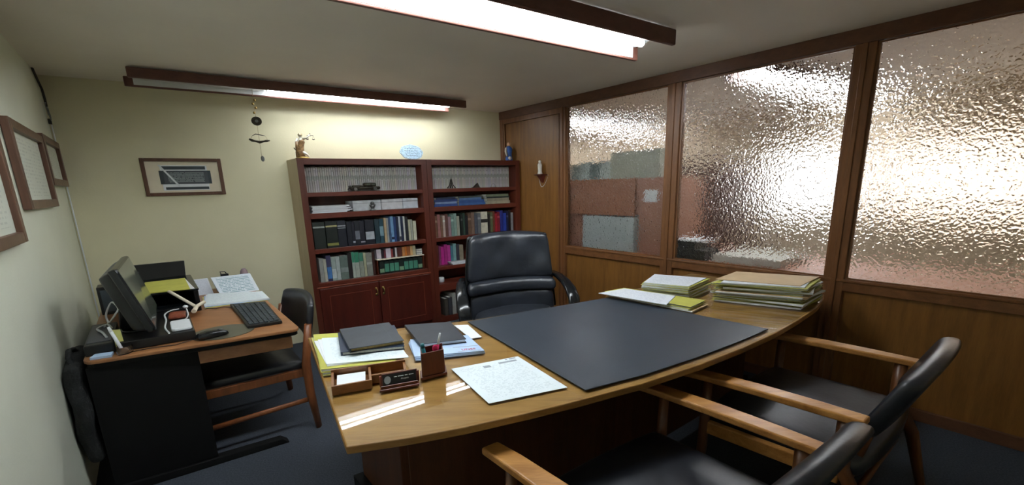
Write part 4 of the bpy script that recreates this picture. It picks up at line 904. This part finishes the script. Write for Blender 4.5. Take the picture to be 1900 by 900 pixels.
# ================================================================== VISITORS' ARMCHAIRS
def armchair(F, label):
    t = thing('visitor_armchair', label, 'armchair', F(0, 0, 0), 'wooden visitor armchairs before the desk')
    hw = .355
    for s in (-1, 1):
        # shaped arm, wider at the middle
        q = MB(F); st = [(-.38, .030, .632), (-.28, .034, .640), (-.10, .036, .646), (.08, .034, .646), (.22, .030, .644)]
        for (y0, w0, z0), (y1, w1, z1) in zip(st[:-1], st[1:]):
            q.hexa([(s * hw - w0, y0, z0 - .012), (s * hw + w0, y0, z0 - .012), (s * hw + w1, y1, z1 - .012), (s * hw - w1, y1, z1 - .012), (s * hw - w0, y0, z0 + .016), (s * hw + w0, y0, z0 + .016), (s * hw + w1, y1, z1 + .016), (s * hw - w1, y1, z1 + .016)])
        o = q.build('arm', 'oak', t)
        bmx = bmesh.new(); bmx.from_mesh(o.data); bmesh.ops.remove_doubles(bmx, verts=bmx.verts, dist=1e-4)
        ff = [f for f in bmx.faces]; seen = {}
        for f in ff: seen.setdefault(tuple(sorted(v.index for v in f.verts)), []).append(f)
        bmesh.ops.delete(bmx, geom=[f for l_ in seen.values() if len(l_) > 1 for f in l_], context='FACES_ONLY'); bmesh.ops.recalc_face_normals(bmx, faces=bmx.faces); bmx.to_mesh(o.data); bmx.free()
        md = o.modifiers.new('edge', 'BEVEL'); md.width = .007; md.segments = 3; md.limit_method = 'ANGLE'; md.angle_limit = .6
        MB(F).tube([(s * hw, -.30, 0), (s * hw, -.285, .30), (s * hw, -.28, .622)], [.016, .022, .019], 10).build('leg', 'oak_shaded', t)
        MB(F).tube([(s * (hw + .0), .30, 0), (s * hw, .235, .30), (s * hw, .17, .44), (s * hw, .165, .634)], [.016, .024, .026, .022], 10).build('leg', 'oak_shaded', t)
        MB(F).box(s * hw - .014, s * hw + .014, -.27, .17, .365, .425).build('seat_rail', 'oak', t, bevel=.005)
    MB(F).box(-hw + .02, hw - .02, -.285, -.255, .35, .41).build('front_rail', 'oak_shaded', t, bevel=.005)
    MB(F).box(-hw + .02, hw - .02, .16, .19, .34, .40).build('rear_rail', 'oak_shaded', t, bevel=.005)
    MB(F).tube([(-hw, .19, .24), (hw, .19, .24)], .012, 8).build('stretcher', 'oak_shaded', t)
    q = MB(F); q.skinbox(lambda x, y, z: (x, y + .03 * (1 - (x / hw) ** 2) * (1 if y > 0 else 0), z + .02 * (1 - (x / .33) ** 2) * (1 if z > .43 else 0) - .03 * max(0, (y + .1)) ), -.333, .333, -.30, .215, .395, .475, 18, 16, 6, .035); q.build('seat', 'leather2', t)
    def bend(x, y, z):
        s = (z - .54) / .31; return (x, y + .11 * s - .03 * (1 - (x / .35) ** 2) * -1, z - .05 * (x / .35) ** 2 * max(0, s) + .012 * (x / .35) * 0)
    q = MB(F); q.skinbox(bend, -.315, .315, .155, .215, .55, .855, 22, 6, 12, .028); q.build('backrest', 'leather2', t)
    for s in (-1, 1): MB(F).tube([(s * .28, .185, .40), (s * .28, .215, .56), (s * .27, .26, .72)], [.014, .013, .008], 8).build('back_post', 'oak_shaded', t)
    return t
FB = frame(P(1.505, 3.46), EX * 1.03, EY)
ch = armchair(FB, 'wooden armchair with black leather back nearest the camera, front of desk')
dc = dup(ch, P(2.52, 3.455, 0), 'wooden armchair with black leather back standing nearer the glass partition')
dc.rotation_euler.z = math.radians(3.0)
# ================================================================== COMPUTER DESK
t = thing('computer_desk', 'small wood-topped computer desk with black side panel in the left corner', 'computer desk', P(.5, 1.1, 0))
def rr(x0, x1, y0, y1, r):
    pts = []
    for cx_, cy_, a0 in ((x1 - r, y1 - r, 0), (x0 + r, y1 - r, 90), (x0 + r, y0 + r, 180), (x1 - r, y0 + r, 270)):
        for k in range(5): a = math.radians(a0 + 22.5 * k); pts.append((cx_ + r * math.cos(a), cy_ + r * math.sin(a)))
    return pts
sk = lambda pts: [(x, y + (x - .1) * .10 * (1 if y > 1 else 0)) for x, y in pts]
MB().slab(sk(rr(.085, .952, .33, 1.675, .045)), .722, .740).build('desk_top', 'comp_wood', t, bevel=.004)
MB().slab(sk(rr(.095, .945, .34, 1.665, .04)), .700, .7215).build('edge_band', 'black_lam', t)
MB().box(.088, .50, 1.635, 1.66, .045, .70).build('side_panel', 'black_lam', t)
MB().box(.09, .50, .40, .425, .045, .70).build('side_panel', 'black_lam', t)
MB().box(.09, .12, .425, 1.635, .30, .70).build('back_panel', 'black_lam', t)
for b_ in (1.648, .412): MB().hexa([(.09, b_ - .03, 0), (.835, b_ - .03, 0), (.835, b_ + .03, 0), (.09, b_ + .03, 0), (.09, b_ - .025, .045), (.80, b_ - .025, .035), (.80, b_ + .025, .035), (.09, b_ + .025, .045)]).build('foot', 'black_lam', t, bevel=.004)
MB().hexa([(.50, .5, .615), (.915, .5, .615), (.915, 1.71, .615), (.50, 1.67, .615), (.50, .5, .685), (.915, .5, .685), (.915, 1.71, .685), (.50, 1.67, .685)]).build('keyboard_tray', 'comp_wood', t, bevel=.003)
DZ = .7405
# horizontal computer case
t = thing('computer_case', 'black flat computer case lying under the monitor', 'computer', P(.36, 1.35, DZ))
MB().box(.205, .505, 1.07, 1.615, DZ + .002, DZ + .05).build('case', 'blk', t, bevel=.004)
MB().box(.505, .508, 1.09, 1.595, DZ + .008, DZ + .044).build('front_bezel', 'blk_gloss', t)
CZ = DZ + .0505
# monitor
t = thing('monitor', 'thick dark flat-panel monitor tilted back on the computer case', 'monitor', P(.33, 1.4, CZ))
def MF(x, y, z):   # x along the screen from near (0) to far (1), y depth behind (metres), z height share
    p = Vector((.362, 1.655, .835)).lerp(Vector((.376, 1.10, .835)), x); tp_ = Vector((.268, 1.655, 1.172)).lerp(Vector((.296, 1.11, 1.172)), x)
    p = p.lerp(tp_, z); return P(p.x - y, p.y, p.z - y * .28)
q = MB(MF); q.skinbox(None, 0, 1, 0, .035, 0, 1, 12, 4, 12, .018); q.build('bezel', 'blk_gloss', t)
q = MB(MF); q.box(.025, .975, -.0015, .003, .05, .97); q.build('screen', 'screen', t)
q = MB(MF); q.skinbox(lambda x, y, z: (.5 + (x - .5) * (1 - 3.0 * max(0, y - .03)), y + 0, .5 + (z - .5) * (1 - 2.0 * max(0, y - .03)) + .0), .02, .98, .03, .085, .02, .98, 12, 6, 12, .03); q.build('rear_housing', 'blk', t)
MB().tube([(.245, 1.38, CZ + .012), (.25, 1.38, .90), (.27, 1.38, .95)], [.03, .026, .026], 10).build('neck', 'blk', t)
MB().slab(rr(.22, .345, 1.28, 1.48, .05), CZ, CZ + .012).build('foot', 'blk_gloss', t, bevel=.003)
# printer with a yellow folder
t = thing('printer', 'black desktop printer against the wall with a raised rear tray', 'printer', P(.42, .75, DZ))
MB().box(.24, .585, .42, 1.0, DZ + .0, DZ + .04).box(.24, .585, .42, .56, DZ + .04, .885).box(.24, .275, .56, 1.0, DZ + .04, .885).box(.56, .585, .56, 1.0, DZ + .04, .885).build('body', 'blk', t, bevel=.004)
MB().box(.24, .59, .42, 1.005, .8855, .897).build('lid', 'blk_gloss', t, bevel=.004)
MB().hexa([(.25, .42, .897), (.56, .42, .897), (.56, .445, .897), (.25, .445, .897), (.24, .36, 1.005), (.57, .36, 1.005), (.57, .385, 1.005), (.24, .385, 1.005)]).build('rear_tray', 'blk', t, bevel=.003)
MB().box(.29, .55, .60, .98, DZ + .041, DZ + .047).build('output_tray', 'blk_gloss', t)
YL = [(.315, 1.00), (.545, 1.03), (.545, .60), (.33, .60)]
sheet(shift(YL, .012, -.02, -3), .8972, 'paper', 'white papers under the yellow folder on the printer', h=.004)
sheet(YL, .9014, 'yellow', 'yellow card folder lying on the black printer', h=.005, name='folder', cat='folder')
# cream mallet
t = thing('cream_mallet', 'cream T-handled plastic tool leaning against the printer front', 'tool', P(.55, 1.12, DZ))
MB().tube([(.44, 1.015, .905), (.55, 1.10, .80)], .009, 10).build('handle', 'paper2', t)
MB().tube([(.535, 1.18, .787), (.558, 1.105, .80), (.60, 1.04, .805)], [.013, .011, .012], 10).build('head', 'paper2', t)
# keyboard
KQ = [(.735, 1.60), (.900, 1.612), (.925, 1.075), (.735, 1.005)]
g_ = onq(KQ, 0)
t = thing('keyboard', 'black computer keyboard at the right edge of the computer desk', 'keyboard', P(.82, 1.32, DZ))
MB().slab(KQ, DZ, DZ + .018).build('case', 'blk', t, bevel=.004)
q = MB(lambda x, y, z: g_(x, y, 0) + EZ * (DZ + .018 + z))
for r_ in range(6):
    x0 = .08 + r_ * .145
    n_ = 20 if r_ != 5 else 12
    for k in range(n_):
        y0 = .045 + k * .915 / n_; q.box(x0, x0 + .115, y0, y0 + .915 / n_ - .010, 0, .005)
q.build('key_caps', 'keys', t)
el = lambda cx_, cy_, rx, ry, n=28: [(cx_ + rx * math.cos(2 * math.pi * k / n), cy_ + ry * math.sin(2 * math.pi * k / n)) for k in range(n)]
tag(MB().slab(el(.625, 1.575, .145, .125), DZ, DZ + .003).build('mouse_mat', plain('grey_mat', (84, 82, 70), .3), at=P(.625, 1.575, DZ)), 'round dark mouse mat near the desk edge', 'mouse mat')
t = thing('computer_mouse', 'black computer mouse on the round mat', 'mouse', P(.57, 1.63, DZ + .003))
MB(rframe(.572, 1.635, DZ + .0035, -14)).skinbox(lambda x, y, z: (x, y * (1 - .15 * abs(x) / .07), z - .012 * (x / .07) ** 2 if z > .012 else z), -.07, .07, -.036, .036, 0, .036, 12, 8, 6, .02).build('shell', 'blk_gloss', t)
MB(rframe(.572, 1.635, DZ + .0035, -14)).ball((.03, 0, .032), .008, .003, .005).build('wheel', 'keys', t)
tag(MB().tube([(.505, 1.625, DZ + .006), (.42, 1.66, DZ + .003), (.33, 1.64, DZ + .003), (.26, 1.645, DZ + .003)], .002, 6).build('black_cable', 'cord', at=P(.4, 1.64, DZ)), 'thin dark cord running from the mouse along the desk edge', 'cord')
tag(MB().tube([(.735, 1.06, DZ + .005), (.70, 1.00, DZ + .003), (.655, 1.02, DZ + .003), (.62, .98, DZ + .003), (.60, .99, DZ + .003)], .002, 6).build('black_cable', 'cord', at=P(.66, 1.0, DZ)), 'thin dark cord curling behind the keyboard', 'cord')
# papers at the back right
PP = [(.60, .955), (.965, 1.0), (.955, .745), (.63, .60)]
for i in range(4):
    sheet(shift(PP, .004 * i, -.006 * i, (i - 1) * 2), DZ + i * .0042, ('yellow2', 'bluepaper', 'paper', 'letter')[i], ['pale yellow folder lying lowest', 'blue folder lying second', 'white paper lying third', 'printed white sheet lying topmost'][i] + ' of papers behind the keyboard', 'papers behind the keyboard', h=.004, name='paper_sheet')
t = thing('desk_calendar', 'white printed calendar standing against the wall on the computer desk', 'calendar', P(.86, .5, DZ))
q = MB(); A3 = [(.730, .62, DZ + .0), (.975, .62, DZ), (.95, .50, DZ + .125), (.70, .50, DZ + .125)]
def leafp(q, A3, dy):
    pts = A3 + [(x, y - dy, z) for x, y, z in A3]
    q.add(pts, [(0, 1, 2, 3), (4, 5, 6, 7), (0, 1, 5, 4), (1, 2, 6, 5), (2, 3, 7, 6), (3, 0, 4, 7)], uvs=[[(0, 0), (1, 0), (1, 1), (0, 1)]] + [[(0, 0)] * 4] * 5)
leafp(q, A3, .004); q.build('printed_page', 'calend', t)
q = MB(); leafp(q, [(.730, .46, DZ), (.975, .46, DZ), (.95, .492, DZ + .125), (.70, .492, DZ + .125)], .003); q.build('rear_leaf', 'bluepaper', t)
t = thing('standing_papers', 'greyish printed sheet leaning on the wall between printer and calendar', 'paper sheet', P(.66, .5, DZ))
q = MB(); leafp(q, [(.60, .52, DZ), (.70, .52, DZ), (.685, .44, DZ + .115), (.59, .44, DZ + .115)], .004); q.build('sheet', 'letter2', t)
t = thing('binder_clip', 'small black clip lying behind the calendar top', 'clip', P(.80, .42, DZ))
MB().box(.77, .82, .40, .43, DZ, DZ + .13).build('clip_body', 'blk', t); MB().tube([(.775, .415, DZ + .13), (.77, .415, DZ + .150), (.80, .415, DZ + .148), (.81, .415, DZ + .13)], .004, 6).build('clip_handle', 'blk', t)
t = thing('pencil_cup', 'mauve cup peeking out behind the calendar', 'cup', P(.92, .40, DZ))
MB().lathe((.925, .40, DZ), [(.025, 0), (.03, .10), (.024, .135), (.012, .155)], 14).build('cup', plain('mauve_plastic', (140, 120, 124), .5), t)
# small box (power unit) at the left
t = thing('power_unit', 'dark grey power unit box on the left of the computer desk', 'power unit', P(.1, 1.4, DZ))
MB().box(.09, .195, 1.18, 1.60, DZ, DZ + .055).build('housing', 'blk', t, bevel=.006)
MB().box(.10, .185, 1.22, 1.56, DZ + .055, DZ + .058).build('top_plate', plain('dark_grey_plastic', (62, 64, 76), .4), t)
tag(MB().slab([(.11, 1.655), (.185, 1.665), (.19, 1.615), (.125, 1.605)], DZ, DZ + .012).build('cloth_tag', 'bluepaper', at=P(.15, 1.64, DZ)), 'crumpled pale blue paper in front of the power unit', 'paper')
# cables and adapter
def cable(name, pts, r, mat, label, group=None):
    # smooth the path
    pv = [Vector(p) for p in pts]; outp = []
    for i in range(len(pv) - 1):
        p0 = pv[max(0, i - 1)]; p1 = pv[i]; p2 = pv[i + 1]; p3 = pv[min(len(pv) - 1, i + 2)]
        for k in range(6):
            s = k / 6; outp.append(.5 * ((2 * p1) + (p2 - p0) * s + (2 * p0 - 5 * p1 + 4 * p2 - p3) * s * s + (3 * p1 - p0 - 3 * p2 + p3) * s ** 3))
    outp.append(pv[-1]); return tag(MB().tube([tuple(p) for p in outp], r, 8).build(name, mat, at=P(*pts[0])), label, 'cable', group)
cable('white_cable', [(.405, 1.60, CZ + .004), (.392, 1.50, CZ + .008), (.402, 1.36, CZ + .012), (.40, 1.22, CZ + .012), (.43, 1.14, CZ + .012), (.47, 1.10, CZ + .006)], .004, 'wcord', 'thick white cable looping round the monitor foot')
cable('white_cable', [(.46, 1.394, CZ + .006), (.485, 1.372, CZ + .006), (.502, 1.30, CZ + .012), (.502, 1.22, CZ + .03)], .0035, 'wcord', 'white cable with a plug right of the monitor foot')
cable('grey_cable', [(.16, 1.16, DZ + .03), (.14, 1.0, .80), (.17, .93, .86), (.20, 1.03, .84), (.19, 1.14, .83), (.17, 1.22, .81), (.15, 1.30, .806)], .005, 'wcord', 'grey cable arching behind the monitor')
cable('grey_cable', [(.17, 1.52, .805), (.15, 1.42, .806), (.125, 1.33, .807), (.16, 1.27, .807), (.18, 1.35, .806)], .005, 'wcord', 'pale cable coiled on the dark power unit')
t = thing('plug', 'white plug on a cable right of the monitor', 'plug', P(.505, 1.18, CZ)); MB().ball((.50, 1.185, CZ + .035), .014, .022, .010).build('plug_body', 'white_pl', t); MB().tube([(.50, 1.16, CZ + .036), (.50, 1.145, CZ + .038)], .002, 6).build('pin', 'silver', t)
t = thing('adapter', 'flat white adapter box lying on the computer case', 'adapter', P(.45, 1.5, CZ)); MB().slab(rr(.415, .50, 1.40, 1.585, .02), CZ, CZ + .016).build('adapter_body', 'white_pl', t, bevel=.005)
t = thing('brown_pouch', 'small reddish brown pouch on the computer case behind the adapter', 'pouch', P(.46, 1.25, CZ)); MB(rframe(.455, 1.27, CZ, 5)).skinbox(None, -.04, .04, -.06, .06, 0, .022, 8, 8, 4, .01).build('pouch_body', 'red_cer', t)
# small glass with pen and note
t = thing('small_glass', 'small clear glass cup at the near left corner of the computer desk', 'glass', P(.232, 1.64, DZ))
MB().lathe((.232, 1.64, DZ), [(.027, 0), (.028, .004), (.029, .038), (.0265, .038), (.0255, .006), (.001, .006)], 20).build('cup', 'clear', t)
t = thing('white_marker', 'white marker standing in the small glass', 'marker', P(.212, 1.628, DZ)); MB().tube([(.226, 1.638, DZ + .0065), (.198, 1.615, DZ + .115)], .0065, 10).build('barrel', 'white_pl', t)
MB().tube([(.198, 1.615, DZ + .115), (.192, 1.61, DZ + .14)], [.007, .005], 10).build('cap', 'paper', t)
t = thing('sticky_note', 'pale yellow note card propped behind the small glass', 'note', P(.215, 1.56, DZ))
MB().hexa([(.203, 1.603, DZ + .0), (.235, 1.603, DZ), (.235, 1.601, DZ), (.203, 1.601, DZ), (.196, 1.58, DZ + .115), (.228, 1.58, DZ + .11), (.228, 1.578, DZ + .11), (.196, 1.578, DZ + .115)]).build('note_card', 'yellow2', t)
# black bag and dark webcam-like box behind
t = thing('cloth_bag', 'bulky black cloth bag hanging between the computer desk and the left wall', 'bag', P(.05, 1.5, .35))
q = MB(); q.skinbox(lambda x, y, z: (x + .008 * math.sin(z * 24 + y * 9), y + .02 * math.sin(z * 17), z), .010, .075, 1.27, 1.68, .20, .72, 8, 12, 14, .04); q.build('bag_body', 'bag', t)
MB().tube([(.045, 1.36, .69), (.03, 1.41, .74), (.025, 1.48, .755), (.03, 1.56, .74), (.045, 1.6, .69)], .010, 8).build('strap', 'bag', t)
t = thing('loudspeaker', 'dark box standing behind the monitor by the left wall', 'speaker', P(.17, .75, DZ)); MB().box(.10, .215, .62, .74, DZ, .93).build('cabinet', 'blk', t, bevel=.004); MB().box(.115, .20, .74, .744, DZ + .02, .91).build('grille', 'keys', t)
# ================================================================== SIDE CHAIR AT THE COMPUTER DESK
F = lambda x, y, z=0.0: P(.77 + y, 1.285 + x, z)      # y points away from the desk
t = thing('side_chair', 'armless wooden chair with rounded black backrest pushed under the computer desk', 'chair', F(0, 0, 0))
for s in (-1, 1):
    MB(F).tube([(s * .315, .245, 0), (s * .31, .225, .25), (s * .305, .225, .45), (s * .295, .265, .70)], [.020, .028, .030, .024], 10, flat=.8).build('leg', 'teak', t)
    MB(F).tube([(s * .29, -.36, 0), (s * .29, -.345, .40)], [.017, .024], 10).build('leg', 'teak', t)
    MB(F).box(s * .30 - .012, s * .30 + .012, -.32, .22, .365, .415).build('seat_rail', 'teak', t, bevel=.004)
    MB(F).tube([(s * .305, -.325, .18), (s * .308, .225, .205)], .012, 8, flat=1.4).build('stretcher', 'teak', t)
MB(F).box(-.29, .29, .205, .230, .365, .41).build('rear_rail', 'teak', t, bevel=.004)
MB(F).box(-.29, .29, -.335, -.31, .36, .41).build('front_rail', 'teak', t, bevel=.004)
q = MB(F); q.skinbox(lambda x, y, z: (x, y, z + .012 * (1 - (x / .3) ** 2)), -.30, .30, -.35, .215, .412, .465, 14, 12, 5, .022); q.build('seat', 'leather2', t)
q = MB(F); q.skinbox(lambda x, y, z: (x * (1 - .10 * max(0, (z - .66) / .16) ** 2), y + .05 * (1 - (x / .3) ** 2) + (z - .58) * .22, z + .03 * (1 - (x / .3) ** 2) * (1 if z > .7 else 0)), -.30, .30, .225, .265, .58, .815, 18, 6, 12, .055); q.build('backrest', 'leather2', t)
# ================================================================== BEYOND THE GLASS
t = thing('work_counter', 'long counter behind the glass partition', 'counter', P(4.1, 1.8, 0))
MB().box(3.74, 4.45, .35, 4.4, .80, .84).build('counter_top', 'far_brown', t, bevel=.003)
for b_ in (.36, 1.7, 3.0, 4.37): MB().box(3.76, 4.42, b_, b_ + .02, 0, .80).build('support_panel', 'far_brown', t)
t = thing('storage_cabinet', 'reddish brown cabinet seen through the left pane', 'cabinet', P(4.0, 1.1, .84))
q = MB(); q.box(3.80, 4.2, .45, 1.97, 1.20, 1.555).box(3.80, 4.2, .45, 1.05, .8405, 1.20).box(3.80, 4.2, 1.66, 1.97, .8405, 1.20).box(4.1, 4.2, 1.05, 1.66, .8405, 1.20).build('carcass', 'far_brown', t)
MB().box(3.745, 3.76, .90, 1.655, 1.197, 1.555).box(3.76, 3.80, .95, 1.0, 1.30, 1.35).box(3.76, 3.80, 1.5, 1.55, 1.30, 1.35).build('brown_front_board', 'brown_board', t)
MB().box(3.792, 3.799, 1.71, 1.83, 1.335, 1.44).build('white_sticker', 'paper', t)
tag(MB().box(3.745, 3.98, 1.10, 1.655, .8405, 1.185).build('pale_box', 'pale_grey', at=P(3.8, 1.4, .8405)), 'pale grey box seen low behind the left pane', 'box')
tag(MB().box(3.80, 4.05, 1.355, 1.83, 1.556, 1.81).build('carton', 'grey_card', at=P(3.9, 1.6, 1.556), bevel=.004), 'large grey green carton on top of the cabinet behind the left pane', 'carton')
for i in range(4):
    c = ((118, 134, 130), (150, 162, 160), (104, 118, 116), (166, 176, 172))[i]
    tag(MB().box(3.83, 4.1, .86 + i * .12, .86 + i * .12 + .11, 1.556, 1.72 + .015 * (i % 2)).build('binder', bm_(c), at=P(3.95, .9 + i * .12, 1.556)), f'{["dark", "pale", "darkest", "palest"][i]} grey green binder, {ORD[i]} from the left on the cabinet behind the left pane', 'binder', 'binders behind the left pane')
t = thing('black_box_tray', 'black letter tray against the lower left of the middle pane', 'letter tray', P(3.85, 2.12, .84))
MB().box(3.745, 3.95, 1.99, 2.27, .8405, .93).box(3.745, 3.95, 1.99, 2.19, .93, 1.0).build('tray_body', 'blk', t, bevel=.003)
MB().box(3.75, 3.94, 2.01, 2.25, 1.0, 1.012).build('paper_stack', 'paper', t)
tag(MB().box(3.80, 4.2, 2.3, 2.75, .8405, .90).build('paper_stack', 'pages', at=P(4.0, 2.5, .8405)), 'white paper heap seen blurred behind the middle pane', 'paper stack')
t = thing('dark_cabinet', 'dark brown tall cabinet seen blurred behind the middle pane', 'cabinet', P(5.8, .9, 0))
MB().box(5.5, 6.1, .2, 1.50, .05, 1.72).build('cabinet_body', plain('dusky_brown_wood', (92, 66, 56), .5), t); MB().box(5.52, 6.08, .22, 1.48, 0, .05).build('plinth', 'black_lam', t)
